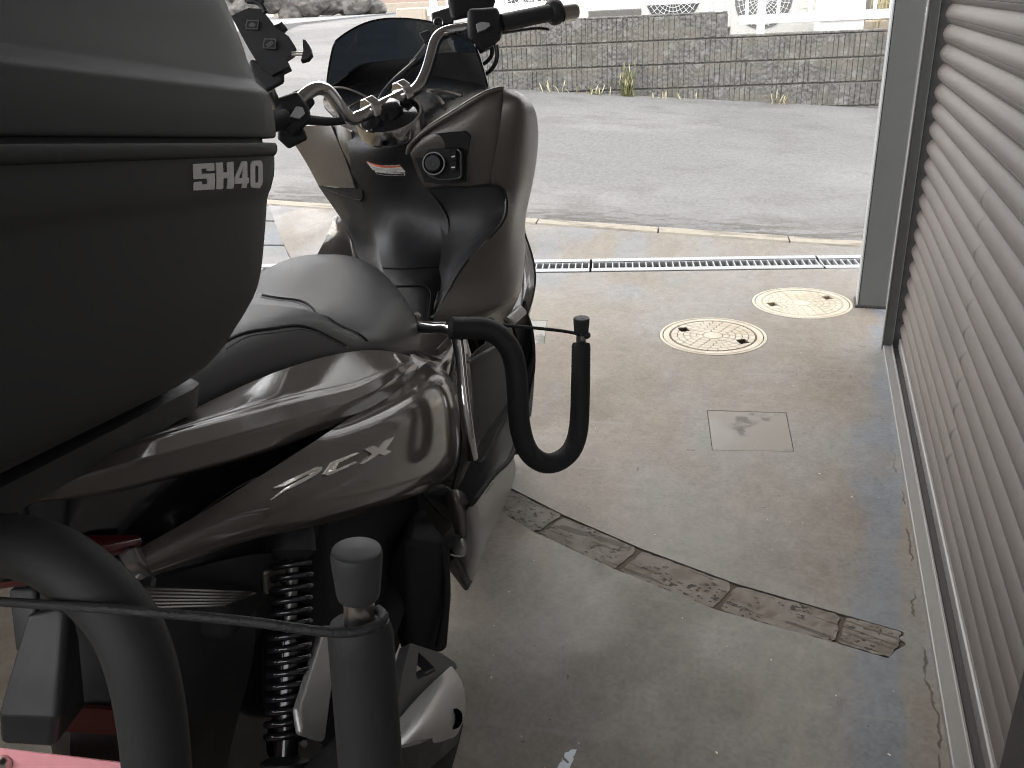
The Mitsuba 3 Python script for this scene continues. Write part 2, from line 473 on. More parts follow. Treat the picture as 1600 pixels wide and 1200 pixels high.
lid2 = np.array([(-0.2421, 2.5257, 0), (0.0393, 2.5104, 0), (0.0621, 2.2677, 0), (-0.1971, 2.2648, 0)])[:, :2]
fx0, fx1 = -1.6, 1.75
floor_poly = Polygon([(fx0, -3.2), (fx1, -3.2), (fx1, DRAIN_F(fx1)), (fx0, DRAIN_F(fx0))])
for h in (band_poly, Point(c1).buffer(RC + .013, 48), Point(c2).buffer(RC + .013, 48), Polygon(hatch).buffer(.0012, join_style=2), Polygon(lid2).buffer(.001, join_style=2)):
    floor_poly = floor_poly.difference(h)
add('garage_floor', extrude(floor_poly, .10, -.10), 'floor_paint')
struct('garage_floor')
# bottom of the recesses
add('garage_floor__bedding', extrude(band_poly.buffer(.02), .04, -.0440), 'grout')
add('garage_floor__bedding', extrude(Polygon(hatch).buffer(.02), .02, -.0235), 'grout')
add('garage_floor__bedding', extrude(Polygon(lid2).buffer(.02), .02, -.0225), 'grout')
# brick band: one brick per cell, each with its own height and ragged edge
for i in range(len(bt) - 1):
    a = np.array([bt[i], bt[i + 1], bb[i + 1], bb[i]])
    j = .005
    u = (a[1] - a[0]) / np.linalg.norm(a[1] - a[0])
    a = a + np.array([u * j, -u * j, -u * j, u * j]) * (.5 + rng.random((4, 1)))
    cc = a.mean(0)
    a = cc + (a - cc) * np.array([1.0, .985])
    pg = Polygon(a).buffer(-.004).buffer(.004)
    e = []
    n = 36
    for k in range(n):
        pt = pg.exterior.interpolate(k / n, normalized=True)
        pt = np.array([pt.x, pt.y]) + rng.normal(0, .0016, 2)
        e.append(pt)
    pg = Polygon(e).buffer(0).intersection(band_poly.buffer(-.001))
    zt = -.0005 - .0025 * rng.random()
    low = extrude(pg, .018, zt - .018)
    add('garage_floor__brick', low, 'paver')
# hatch lid and small lid
for name, pts in (('floor_hatch', hatch), ('floor_hatch_001', lid2)):
    m = extrude(Polygon(pts).buffer(-.001, join_style=2), .0025, -.0030)
    add(name, m, 'lid_concrete')
thing('floor_hatch', 'square concrete lid set in floor between shutter and manhole covers', 'hatch')
thing('floor_hatch_001', 'small pale floor lid partly hidden behind front board hook and scooter', 'hatch')

# manhole covers
def manhole(key, c, rot, holes, label, faint):
    thing(key, label, 'manhole cover')
    C3 = np.array([c[0], c[1], 0.0])
    add(key + '__frame', lathe([(RC + .012, -.05), (RC + .012, .0015), (RC + .006, .003), (RC + .0022, .002), (RC + .0022, -.05)], C3, [0, 0, 1], 64), 'cover', 40)
    hs = [Point(c + np.array([math.cos(a), math.sin(a)]) * r) for a, r in holes]
    sq = [affinity.rotate(sbox(h.x - .016, h.y - .02, h.x + .016, h.y + .02), rot + 20, origin=h) for h in hs]
    disc = Point(c).buffer(RC, 64)
    for s in sq:
        disc = disc.difference(s)
    add(key + '__plate', extrude(disc, .03, -.0305), 'cover_worn' if faint else 'cover_dirt')
    for s in sq:
        add(key + '__keyhole', extrude(s, .004, -.024), 'dark_hole')
    # cast paving pattern: raised wedge stones in rings
    r0 = .035
    up = .0022 if not faint else .0014
    add(key + '__stone', extrude(Point(c).buffer(r0 - .002, 24), up, -.0005), 'cover')
    for k in range(5):
        ra, rb = r0 + k * .0225 + .0018, r0 + (k + 1) * .0225 - .0010
        nst = int(round((ra + rb) * math.pi / .034))
        for s in range(nst):
            a0 = 2 * math.pi * (s + .5 * (k % 2)) / nst + rot
            a1 = a0 + 2 * math.pi / nst - .0030 / ra
            an = np.linspace(a0, a1, 4)
            pg = Polygon(np.vstack([c + ra * np.stack([np.cos(an), np.sin(an)], 1), (c + rb * np.stack([np.cos(an), np.sin(an)], 1))[::-1]]))
            for q in sq:
                pg = pg.difference(q.buffer(.002))
            if pg.is_empty or pg.area < 2e-5:
                continue
            add(key + '__stone', extrude(pg, up, -.0005), 'cover')
    add(key + '__rim', lathe([(RC - .001, -.001), (RC - .002, .0018), (RC - .021, .0018), (RC - .022, -.001)], C3, [0, 0, 1], 64), 'cover', 40)
manhole('manhole_cover', c1, .3, [(2.65, .115), (2.65 + math.pi, .115)], 'cream round manhole cover with crisp stone pattern, nearer to scooter', False)
manhole('manhole_cover_001', c2, 1.0, [(3.35, .115), (.55, .125)], 'cream round manhole cover with faint worn pattern beside grey post', True)

# drain channel and gratings
chan = cat(extrude(Polygon([(-1.9, DRAIN_F(-1.9)), (2.2, DRAIN_F(2.2)), (2.2, DRAIN_B(2.2)), (-1.9, DRAIN_B(-1.9))]), .02, -.15))
add('garage_floor__drain_bed', chan, 'grout')
def grating(key, xa, xb, label, drop=0.0):
    thing(key, label, 'drain grating', 'gratings of the floor drain')
    a = math.atan(.075)
    mid = lambda x: np.array([x, (DRAIN_F(x) + DRAIN_B(x)) / 2, 0])
    L = (xb - xa) / math.cos(a) - .006
    c = mid((xa + xb) / 2)
    wdt = .198
    for s in (-1, 1):
        m = cbox(L, .044, .006, .0015)
        add(key + '__side_rail', at(m, c + np.array([-math.sin(a), math.cos(a), 0]) * s * (wdt / 2 - .022) + [0, 0, .003 - drop], a), 'galvanised')
        m = cbox(L, .004, .04, .001)
        add(key + '__side_wall', at(m, c + np.array([-math.sin(a), math.cos(a), 0]) * s * (wdt / 2 - .046) + [0, 0, -.020 - drop], a), 'galvanised')
    n = max(2, int(round(L / .031)))
    for k in range(n + 1):
        x = -L / 2 + .004 + (L - .008) * k / n
        m = cbox(.0055, .106, .026, .001)
        add(key + '__bar', at(m, c + np.array([math.cos(a), math.sin(a), 0]) * x + [0, 0, -.0125 - drop], a), 'galvanised')
grating('drain_grating', -1.86, -.886, 'galvanised drain grating left of the scooter, seen past the top case')
grating('drain_grating_001', -.882, .134, 'galvanised drain grating mostly hidden behind the scooter')
grating('drain_grating_002', .138, 1.154, 'long galvanised drain grating in the middle of the garage mouth')
grating('drain_grating_003', 1.158, 2.17, 'galvanised drain grating sitting slightly crooked beside the grey post', .002)
for k in ('drain_grating', 'drain_grating_001', 'drain_grating_002', 'drain_grating_003'):
    labels[k].pop('group')

# apron: concrete ramp between drain and kerb
xr = lambda t: -1.315 - .44 * t             # left edge of the apron, where the paving slabs begin
rows = []
for t in np.linspace(0, 1, 8):
    X = np.linspace(xr(t) + .004, 2.2, 40)
    y = DRAIN_B(X) * (1 - t) + yk(X) * t
    z = (zk(X) + .002) * (t * t * (3 - 2 * t))
    rows.append(np.stack([X, y, z], 1))
def drape(rows, depth=.15):
    g = np.array(rows)
    nv, nu, _ = g.shape
    a = g.reshape(-1, 3)
    b = a - [0, 0, depth]
    idx = np.arange(nv * nu).reshape(nv, nu)
    q = np.stack([idx[:-1, :-1], idx[:-1, 1:], idx[1:, 1:], idx[1:, :-1]], -1).reshape(-1, 4)
    N = nv * nu
    rim = np.concatenate([idx[0, :], idx[1:, -1], idx[-1, -2::-1], idx[-2:0:-1, 0]])
    r2 = np.roll(rim, -1)
    qs = np.stack([r2, rim, rim + N, r2 + N], 1)
    return np.vstack([a, b]), np.vstack([q, q[:, ::-1] + N, qs])
add('apron', drape(rows), 'floor_paint', 30)
struct('apron')
# paving slabs left of the apron
def aprz(x, y):
    t = np.clip((y - DRAIN_B(x)) / (yk(x) - DRAIN_B(x)), 0, 1)
    return zk(x) * (t * t * (3 - 2 * t))
labels['pavement'] = {'kind': 'structure'}
for c in range(3):
    t0 = 0.0
    for r in range(3):
        t1 = t0 + 1 / 3
        xa0, xa1 = xr(t0) - .31 * c, xr(t1) - .31 * c
        rr = []
        for t in np.linspace(t0 + .012, t1 - .012, 3):
            xs_ = np.linspace(xr(t) - .31 * (c + 1) + .004, xr(t) - .31 * c - .004, 4)
            ys_ = DRAIN_B(xs_) * (1 - t) + (yk(xs_) + .03) * t
            rr.append(np.stack([xs_, ys_, aprz(xs_, ys_) + .001 * rng.random()], 1))
        add('pavement__slab', drape(rr, .05), 'concrete')
        t0 = t1
rr = []
for t in np.linspace(0, 1, 6):
    X2 = np.linspace(xr(t) - .98, xr(t) + .03, 6)
    y2 = DRAIN_B(X2) * (1 - t) + yk(X2) * t
    rr.append(np.stack([X2, y2, aprz(X2, y2) - .010], 1))
add('pavement', drape(rr, .1), 'grout')

# kerb stones
x = -4.2
for jx in [-4.2, -3.6, -3.0, -2.4, -1.85, -1.3, -.72, -.195, .43, 1.055, 1.66, 2.27]:
    if jx > -4.2:
        xa, xb = x + .004, jx - .004
        ss = np.linspace(xa, xb, 6)
        rr = [np.stack([ss, yk(ss) + o, zk(ss) + h + .0025 * rng.random(6)], 1) for o, h in ((0, .001), (.008, .008), (.1, .008), (.11, .001))]
        add('kerb__stone', drape(rr, .12), 'kerb_concrete')
    x = jx
labels['kerb'] = {'kind': 'structure'}
XK = np.linspace(-4.2, 2.3, 14)
add('kerb', drape([np.stack([XK, yk(XK), zk(XK) - .02], 1), np.stack([XK, yk(XK) + .11, zk(XK) - .02], 1)], .1), 'grout')

# road
XR = np.concatenate([np.linspace(-40, -4.3, 30), np.linspace(-4.2, 4.2, 30), [6, 10, 20]])
tt = np.concatenate([np.linspace(0, 1, 20), ])
rr = []
for t in tt:
    y = (yk(XR) + .112) * (1 - t) + (yw(XR) - .004) * t
    rr.append(np.stack([XR, y, road_z(XR, y)], 1))
add('road', drape(rr, .05), 'asphalt', 30)
struct('road')
# the road goes on uphill to the left, past the end of the block wall
YR = np.concatenate([np.arange(7.2, 14, .5), np.arange(14, 46, 2.0)])
rr = []
for y in YR:
    xs_ = np.linspace(-40, -1.75 - .34 * max(0, y - 9.0), 30)
    rr.append(np.stack([xs_, xs_ * 0 + y, road_z(xs_, xs_ * 0 + y) + .004 * (y > 7.3)], 1))
add('road__uphill', drape(rr, .05), 'asphalt', 30)

# far pavement and low kerb on the left
fa = [np.array([(-4.155, 8.8217, 0.93), (-5.4491, 12.733, 0.93), (-5.9818, 15.3128, 0.93), (-6.6259, 18.3555, 0.93), (-8.1573, 26.1186, 0.93), (-10.2729, 38.1058, 0.94)])]
edge = fa[0]
back = edge + np.array([-8.5, -3.0, 0])
add('far_pavement', drape([edge + [0, 0, .04], (edge + back) / 2 + [0, 0, .05], back + [0, 0, .07]], .6), 'concrete', 30)
struct('far_pavement')

# ================================================================== BLOCK WALL, FENCE, HOUSE
WA = np.array([1.19, 7.416]); wa = math.radians(3)
wd, wn = np.array([math.cos(wa), math.sin(wa)]), np.array([-math.sin(wa), math.cos(wa)])
def W3(s, o, z):
    p = WA + wd * s + wn * o
    return np.array([p[0], p[1], z])
thing('block_wall', 'long low wall of ribbed grey concrete blocks across the sloping road', 'wall')
levels = [-.205, -.01, .185, .380, .575, .768, .962]
core = []
core.append(at(cbox(6.2, .13, 1.0, .002), W3(.22, .085, .27 ), wa))
core.append(at(cbox(2.56, .13, .19, .002), W3(-1.60, .085, .86), wa))
add('block_wall__mortar_core', cat(*core), 'mortar')
for li in range(6):
    z0, z1 = levels[li] + .006, levels[li + 1] - .004
    for k in range(-6, 7):
        s0 = -.692 + .39 * k
        if li == 5 and s0 + .39 > -.25:
            continue
        if z1 < zw(W3(s0, 0, 0)[0] + (.39 if s0 < 0 else 0)) - .09:
            continue
        ms = [at(cbox(.384, .05, z1 - z0, .002), W3(s0 + .195, .028, (z0 + z1) / 2), wa)]
        nr = 9
        for r in range(nr):
            w_ = .384 / nr * (1 + .10 * rng.normal())
            top = z1 - .001 - .004 * rng.random()
            bot = z0 + .001 + .006 * rng.random()
            d = .011 + .007 * rng.random()
            rb = cbox(w_ - .0025 - .003 * rng.random(), d, top - bot, .0025)
            ms.append(at(rb, W3(s0 + .003 + .384 / nr * (r + .5), .006 - d / 2 + .002, (top + bot) / 2), wa))
        add('block_wall__block', cat(*ms), 'block')
        add('block_wall__joint', at(cbox(.009, .03, z1 - z0, .001), W3(s0 + .39, .012, (z0 + z1) / 2), wa), 'mortar')
for k in range(-6, 7):      # mortar caps on the lower part
    s0 = -.692 + .39 * k
    if s0 > -.31:
        add('block_wall__coping', at(cbox(.386, .16, .016, .004), W3(s0 + .195, .075, .778), wa), 'block')
    elif s0 + .39 < -.25:
        add('block_wall__coping', at(cbox(.386, .16, .014, .004), W3(s0 + .195, .075, .967), wa), 'block')

# fences on the wall
def fence(key, s0, s1, zb, ztop, label, post_s):
    thing(key, label, 'fence')
    for z, h in ((zb, .072), (ztop, .06)):
        add(key + '__rail', at(cbox(s1 - s0, .035, h, .004), W3((s0 + s1) / 2, .075, z + h / 2), wa), 'white_paint')
    s = s0 + .06
    while s < s1 - .03:
        add(key + '__baluster', at(cbox(.026, .022, ztop - zb, .003), W3(s, .075, (zb + ztop) / 2 + .03), wa), 'white_paint')
        s += .128
    for s in post_s:
        add(key + '__post', at(cbox(.062, .05, ztop - zb + .19, .004), W3(s, .075, (zb + ztop) / 2 - .02), wa), 'white_paint')
fence('white_fence', -2.86, -.34, 1.045, 1.95, 'white picket railing on the taller left part of the block wall', [-2.8, -1.5, -.37])
fence('white_fence_001', -.20, 3.2, .862, 1.80, 'white picket railing on the lower right part of the block wall', [-.02, 1.62])
thing('gate_pillar', 'plain white pillar standing in the railing left of the grey post', 'pillar')
add('gate_pillar', at(cbox(.345, .30, 1.9, .01), W3(.645, .245, 1.72), wa), 'house_white')

# air conditioner units
def ac_unit(key, s, zc, label, dark='grille_dark'):
    thing(key, label, 'air conditioner')
    o = .72
    Wd, H, D = .80, .62, .28
    body = at(cbox(Wd, D, H, .012), W3(s + .12, o + D / 2, zc), wa)
    add(key + '__body', body, 'ac_white')
    C = W3(s, o - .001, zc)
    ax = [-wn[0], -wn[1], 0]
    add(key + '__fan_opening', lathe([(.0, .002), (.235, .002), (.24, .010), (.25, .010), (.252, .0)], C, ax, 40), dark, 30)
    ring = []
    for r in np.arange(.05, .24, .034):
        an = np.linspace(0, 2 * np.pi, 33)
        pts = np.array([C + np.array([wd[0], wd[1], 0]) * r * math.cos(t) + np.array([0, 0, 1]) * r * math.sin(t) + np.array(ax) * .014 for t in an])
        ring.append(tube(pts, .0026, straight=True, sides=4, cap=False))
    for k in range(28):
        t = 2 * math.pi * k / 28
        ra, rb = .03, .238
        p = lambda r, t: C + np.array([wd[0], wd[1], 0]) * r * math.cos(t) + np.array([0, 0, 1]) * r * math.sin(t) + np.array(ax) * .014
        ring.append(tube([p(ra, t), p(rb, t + .25)], .0026, straight=True, sides=4, cap=False))
    add(key + '__fan_guard', cat(*ring), 'white_paint')
    for k in range(3):
        add(key + '__louvre', at(cbox(.17, .004, .012, .001), W3(s + .40, o - .002, zc - .16 + .035 * k), wa), 'ac_white')
    for dx in (-.26, .26):
        add(key + '__foot', at(cbox(.06, .3, .06, .004), W3(s + .12 + dx, o + .15, zc - .34), wa), 'grille_dark')
ac_unit('air_conditioner', -.72, 1.13, 'white outdoor air conditioner unit behind the taller part of the block wall')
ac_unit('air_conditioner_001', .08, 1.05, 'white outdoor air conditioner unit behind the railing above the lower block wall', 'grille_mid')
ac_unit('air_conditioner_002', -2.02, 1.18, 'white outdoor air conditioner unit behind the railing right of the handlebar')

# neighbouring house behind the fence
thing('white_house', 'white house wall behind the railing and the air conditioner units', 'house')
add('white_house__wall', at(cbox(7.2, .2, 5.6, .01), W3(1.0, 2.3, 2.9), wa), 'house_white')
add('white_house__plinth', at(cbox(7.24, .06, .5, .01), W3(1.0, 2.17, .75), wa), 'mortar')
add('white_house__roof', at(cbox(7.8, 3.4, .16, .02), W3(1.0, 3.2, 5.78), wa), 'grille_dark')
g_ = at(cbox(7.2, 2.3, .5, .01), W3(1.0, 1.28, .44), wa)
add('house_plot', g_, 'concrete')
struct('house_plot')
# potted dry shrub right of the pillar
thing('dry_shrub', 'pale dry shrub with drooping leaves behind the railing beside the grey post', 'shrub')
sb = []
for k in range(46):
    b = W3(1.02 + .42 * rng.random(), .55 + .3 * rng.random(), .72)
    h = .25 + .4 * rng.random()
    d = rng.normal(0, .13, 2)
    p1 = b + [d[0] * .5, d[1] * .5, h * .75]
    p2 = b + [d[0] * 1.4, d[1] * 1.4, h * (.8 + .25 * rng.random())]
    sb.append(tube([b, p1, p2], [.012, .02, .002], n=7, sides=5, flat=.35))
add('dry_shrub__leaves', cat(*sb), 'dry_blade')
add('dry_shrub__pot', at(cbox(.46, .26, .14, .01), W3(1.22, .7, .76), wa), 'tan_wall')

# weeds at the foot of the wall
def weed(key, s, n, h, spread, label, dry=.3):
    thing(key, label, 'weed')
    x, y = (WA + wd * s)[:2]
    z = float(zw(x)) - .015
    gm, dm = [], []
    for k in range(n):
        b = np.array([x + rng.normal(0, .03 * spread), y - .03 - .05 * rng.random(), z])
        hh = h * (.35 + .65 * rng.random())
        d = rng.normal(0, .22 * hh * spread, 2)
        d[1] = -abs(d[1]) * .7
        m = tube([b, b + [d[0] * .4, d[1] * .4, hh * .6], b + [d[0], d[1], hh * (.9 + .15 * rng.random())]], [.005, .006, .0012], n=7, sides=4, flat=.4)
        (dm if rng.random() < dry else gm).append(m)
        if rng.random() < .5:
            t = b + [d[0], d[1], hh * .95]
            e = np.array([rng.normal(0, .012), rng.normal(0, .008), .03 + .03 * rng.random()])
            (dm if rng.random() < dry + .15 else gm).append(tube([t - e * .4, t, t + e], [.002, .006, .001], n=6, sides=5))
    if gm:
        labels[add(key + '__green_blades', cat(*gm), 'grass_blade')] = {'kind': 'stuff', 'label': 'green leaf blades of the weed'}
    if dm:
        labels[add(key + '__dry_blades', cat(*dm), 'dry_blade')] = {'kind': 'stuff', 'label': 'dry straw coloured stalks of the weed'}
weed('weed', -1.12, 60, .26, 1.0, 'tallest yellow green weed tuft at the foot of the block wall', .25)
weed('weed_001', -1.37, 10, .05, 1.2, 'small round green weed at the wall foot left of the tall tuft', .2)
weed('weed_002', -1.47, 14, .04, 2.2, 'flat green weed patch at the wall foot, second left of the tall tuft', .3)
weed('weed_003', .16, 9, .10, 1.0, 'thin dry weed at the wall foot nearest to the grey post', .7)
weed('weed_004', -.72, 12, .035, 3.0, 'low dry weed strip at the wall foot right of the tall tuft', .7)
weed('weed_005', -1.75, 8, .10, 1.8, 'dry weed stalks at the wall foot beside the scooter windscreen', .85)

# ---------------------------------------------------------------- far left: rockery, hedge, houses
thing('rock_wall', 'low wall of big rounded boulders on the far side of the road', 'rock wall')
RB = np.array([-11.0, 25.5, 0.98])
for k, (px_, dz, rr_) in enumerate([(-1.75, .25, .42), (-1.05, .35, .55), (-.35, .55, .5), (.15, .25, .45), (.75, .5, .62), (1.45, .42, .55), (2.05, .3, .45), (2.5, .15, .33), (-1.4, .8, .45), (-.6, .95, .5), (.3, .95, .55), (1.1, 1.0, .5), (1.8, .8, .4)]):
    m = trimesh.creation.icosphere(3, 1.0)
    m.vertices *= np.array([rr_ * (.9 + .3 * rng.random()), rr_ * .8, rr_ * (.75 + .3 * rng.random())])
    m = jitter(m, .22, 1.8, 30 + 5 * k)
    add('rock_wall__boulder', at(m, RB + [px_ * .95, .35 * px_ + rng.normal(0, .15), dz]), 'stone', 35)
thing('hedge', 'green garden hedge growing behind the boulders of the far rock wall', 'hedge')
hv = []
for k in range(900):
    p = RB + [rng.uniform(-4.5, 1.2), 1.5 + rng.uniform(-.5, .7), 1.0 + rng.uniform(0, .9)]
    m = trimesh.creation.icosphere(0, .05 + .05 * rng.random())
    m.vertices = m.vertices * [1, 1, .35] @ trimesh.transformations.random_rotation_matrix(rng.random(3))[:3, :3]
    hv.append(at(m, p))
add('hedge', cat(*hv), 'bush')
thing('garden_wall', 'pale tiled garden wall behind the far rock wall at left', 'wall')
add('garden_wall', at(cbox(7.0, .3, 1.5, .02), RB + [-6.2, -.6, .6], .3), 'facade')
thing('tan_house', 'far house with pinkish brick wall and white door beyond the road', 'house')
HB = np.array([-10.0, 33.0, 1.0])
add('tan_house__wall', at(cbox(9.5, .4, 5, .02), HB + [.2, .5, 2.4], .12), 'brick_wall')
add('tan_house__door', at(cbox(1.1, .1, 2.2, .02), HB + [-3.0, .0, 1.2], .12), 'white_paint')
add('tan_house__door_001', at(cbox(.9, .1, 2.2, .02), HB + [1.9, .3, 1.6], .12), 'white_paint')
add('tan_house__plinth', at(cbox(9.6, .3, .35, .02), HB + [.2, .25, .1], .12), 'tan_wall')
thing('pale_house', 'pale cream house front far up the road behind the boulders', 'house')
add('pale_house__wall', at(cbox(6, .4, 6, .02), HB + [-7.8, 1.5, 2.8], .1), 'facade')
add('pale_house__post', at(cbox(.35, .35, 3.0, .02), HB + [-4.1, -.7, 1.4], .1), 'tan_wall')
add('pale_house__opening', at(cbox(1.6, .1, 1.8, .02), HB + [-6.4, 1.2, 1.6], .1), 'grille_dark')
# brown end post of the block wall
thing('end_pillar', 'brown square pillar at the uphill end of the block wall', 'pillar')
add('end_pillar', at(cbox(.24, .24, 1.0, .01), W3(-2.99, .08, .62), wa), 'tan_wall')

# ================================================================== GARAGE
P0, P1 = np.array((1.2124, 2.2842, 0)), np.array((0.9627, 0.4927, 0))
st = (P0 - P1) / np.linalg.norm(P0 - P1)
sn = np.array([st[1], -st[0], 0.0])                # to the right, away from the garage
sa = math.atan2(st[1], st[0]) - math.pi / 2
def S3(l, o, z):                                    # l along the shutter from its far end, o into it
    return P0 + st * l + sn * o + np.array([0, 0, z])
thing('roller_shutter', 'closed brown grey ribbed roller shutter along the right side', 'shutter')
L0 = -1.980
pitch, zb = .0535, .030
def slat_mesh(l0, l1, z, dent=0.0, kink=0.0):
    k = np.array([0, .06, .13, .2, .26, .285, .30, .315, .34, .42, .5, .6, .7, .8, .88, .95, 1.0])
    a = k * math.pi
    prof = np.stack([-.0150 * np.sin(a) ** .8 + .0018 * np.exp(-((k - .30) / .014) ** 2), k * pitch], 1)
    ls = np.array([l0, l1]) if dent == 0 else np.concatenate([[l0], np.linspace(-1.02 - .012, -1.02 + .012, 7) + kink, [l1]])
    V = []
    for l in ls:
        dd = dent * math.exp(-((l + 1.02 - kink) / .006) ** 2)
        for o, h in prof:
            V.append(S3(l, .060 + o + dd, z + h))
    V = np.array(V)
    m, n = len(ls), len(prof)
    idx = np.arange(m * n).reshape(m, n)
    q = np.stack([idx[:-1, :-1], idx[:-1, 1:], idx[1:, 1:], idx[1:, :-1]], -1).reshape(-1, 4)
    f = np.vstack([q[:, [0, 1, 2]], q[:, [0, 2, 3]]])
    return shell(V.reshape(m, n, 3), .0015, out=P0 - sn * 5 + [0, 0, 1])
for k in range(41):
    z = zb + .022 + k * pitch
    dent = .0035 if 2 <= k <= 12 else 0.0
    add('roller_shutter__slat', slat_mesh(L0 + .01, -.012, z, dent, .012 * (k - 11)), 'shutter', 50)
add('roller_shutter__bottom_bar', at(cbox(.022, -L0 - .02, .034, .003), S3(L0 / 2, .058, .030), sa), 'alu')
add('roller_shutter__sill', at(cbox(.030, -L0 + .02, .016, .002), S3(L0 / 2 - .01, .016, .008), sa), 'alu')
add('roller_shutter__sill_step', at(cbox(.005, -L0 + .02, .020, .001), S3(L0 / 2 - .01, .0285, .010), sa), 'alu')
add('roller_shutter__groove', at(cbox(.05, -L0 + .02, .004, .001), S3(L0 / 2, .060, .003), sa), 'rail_dark')
# far guide rail: a channel with a dark slot
add('roller_shutter__guide_rail', at(cbox(.030, .020, 2.4, .002), S3(.012, .016, 1.2), sa), 'post_paint')
add('roller_shutter__guide_lip', at(cbox(.004, .026, 2.4, .001), S3(.014, -.001, 1.2), sa), 'alu')
add('roller_shutter__guide_slot', at(cbox(.06, .010, 2.4, .001), S3(.018, .062, 1.2), sa), 'rail_dark')
# near guide rail
add('roller_shutter__guide_rail', at(cbox(.075, .10, 2.4, .003), S3(L0 - .0775, .040, 1.2), sa), 'rail_dark')
add('roller_shutter__housing', at(cbox(.26, -L0 + .2, .30, .01), S3(L0 / 2, .10, 2.36), sa), 'alu')

thing('garage_post', 'square grey green steel post at the garage mouth right of the manhole covers', 'post')
pp = np.array((1.2516, 2.7084, 0))
pw = .104
PC = np.array((1.2053, 2.7213, 0)) + sn * pw / 2 + st * .05
add('garage_post__shaft', at(cbox(pw - .006, .10, 2.6, .004), PC + [.003, 0, 1.3], sa), 'post_paint')
add('garage_post__edge_strip', at(cbox(.005, .098, 2.6, .001), PC - sn * (pw / 2 - .0015) + [0, 0, 1.3], sa), 'post_edge')
add('garage_post__base', at(cbox(pw + .014, .115, .012, .002), PC + [0, 0, .004], sa), 'rail_dark')

thing('garage', 'open fronted garage with flat roof, cream left wall and closed back around the scooter', 'garage')
def wallbox(x0, x1, y0, y1, z0, z1):
    return at(cbox(x1 - x0, y1 - y0, z1 - z0, .003), [(x0 + x1) / 2, (y0 + y1) / 2, (z0 + z1) / 2])
add('garage__roof', wallbox(-2.1, 2.3, -2.2, 1.95, 2.42, 2.60), 'soffit')
add('garage__left_wall', wallbox(-1.06, -.94, -3.2, 1.75, -.02, .95), 'wall_cream')
for y_ in (-3.1, 1.65):
    add('garage__corner_post', wallbox(-1.05, -.95, y_ - .05, y_ + .05, .93, 2.44), 'post_paint')
add('garage__back_wall', wallbox(-.94, 2.1, -3.2, -3.08, -.02, 1.60), 'block')
add('garage__right_wall', at(cbox(.1, 1.6, 2.54, .003), S3(L0 - .95, .09, 1.25), sa), 'soffit')
add('garage__lintel', at(cbox(.12, -L0 + .1, .06, .003), S3(L0 / 2, .12, 2.54 - .05), sa), 'soffit')
# ================================================================== SCOOTER
S = 'motor_scooter'
thing(S, 'bronze grey motor scooter parked facing the road with black top case behind its seat', 'scooter')
def sp(part, mesh, bsdf, smooth=35):
    return add(S + '__' + part, mesh, bsdf, smooth)

# ---- side body panel (right), its mirror image (left)
rows = [
    [(0.128, -0.1243, 0.7718), (0.15, -0.0831, 0.7737), (0.173, -0.0189, 0.7733), (0.186, 0.0571, 0.7646), (0.184, 0.1522, 0.7423), (0.174, 0.2917, 0.7025), (0.166, 0.4276, 0.6714), (0.152, 0.5397, 0.643), (0.115, 0.7014, 0.5825)],
    [(0.134, -0.1276, 0.7666), (0.162, -0.0881, 0.7661), (0.186, -0.0206, 0.7602), (0.198, 0.0813, 0.7378), (0.206, 0.2061, 0.7125), (0.206, 0.3651, 0.6749), (0.196, 0.4817, 0.6389), (0.175, 0.5933, 0.593), (0.12, 0.809, 0.4962)],
    [(0.136, -0.1282, 0.7604), (0.168, -0.078, 0.755), (0.193, -0.0228, 0.7443), (0.207, 0.0811, 0.7073), (0.215, 0.2303, 0.6566), (0.215, 0.3912, 0.6087), (0.205, 0.4958, 0.5673), (0.18, 0.612, 0.5103), (0.12, 0.8435, 0.3893)],
    [(0.132, -0.1207, 0.7494), (0.16, -0.0822, 0.7452), (0.182, -0.0302, 0.7279), (0.2, 0.074, 0.6838), (0.21, 0.2112, 0.6252), (0.212, 0.3711, 0.5622), (0.203, 0.4763, 0.516), (0.18, 0.5871, 0.458), (0.12, 0.8192, 0.3269)],
    [(0.122, -0.1066, 0.7341), (0.145, -0.0794, 0.7335), (0.165, -0.039, 0.7235), (0.18, 0.0838, 0.6627), (0.19, 0.2561, 0.5818), (0.192, 0.3894, 0.5214), (0.185, 0.4753, 0.482), (0.16, 0.6015, 0.4104), (0.11, 0.797, 0.2908)],
]
side = panel(rows, 60, 36, .004)
sp('side_panel', side, 'paint', 60)
sp('side_panel', mir(side), 'paint', 60)

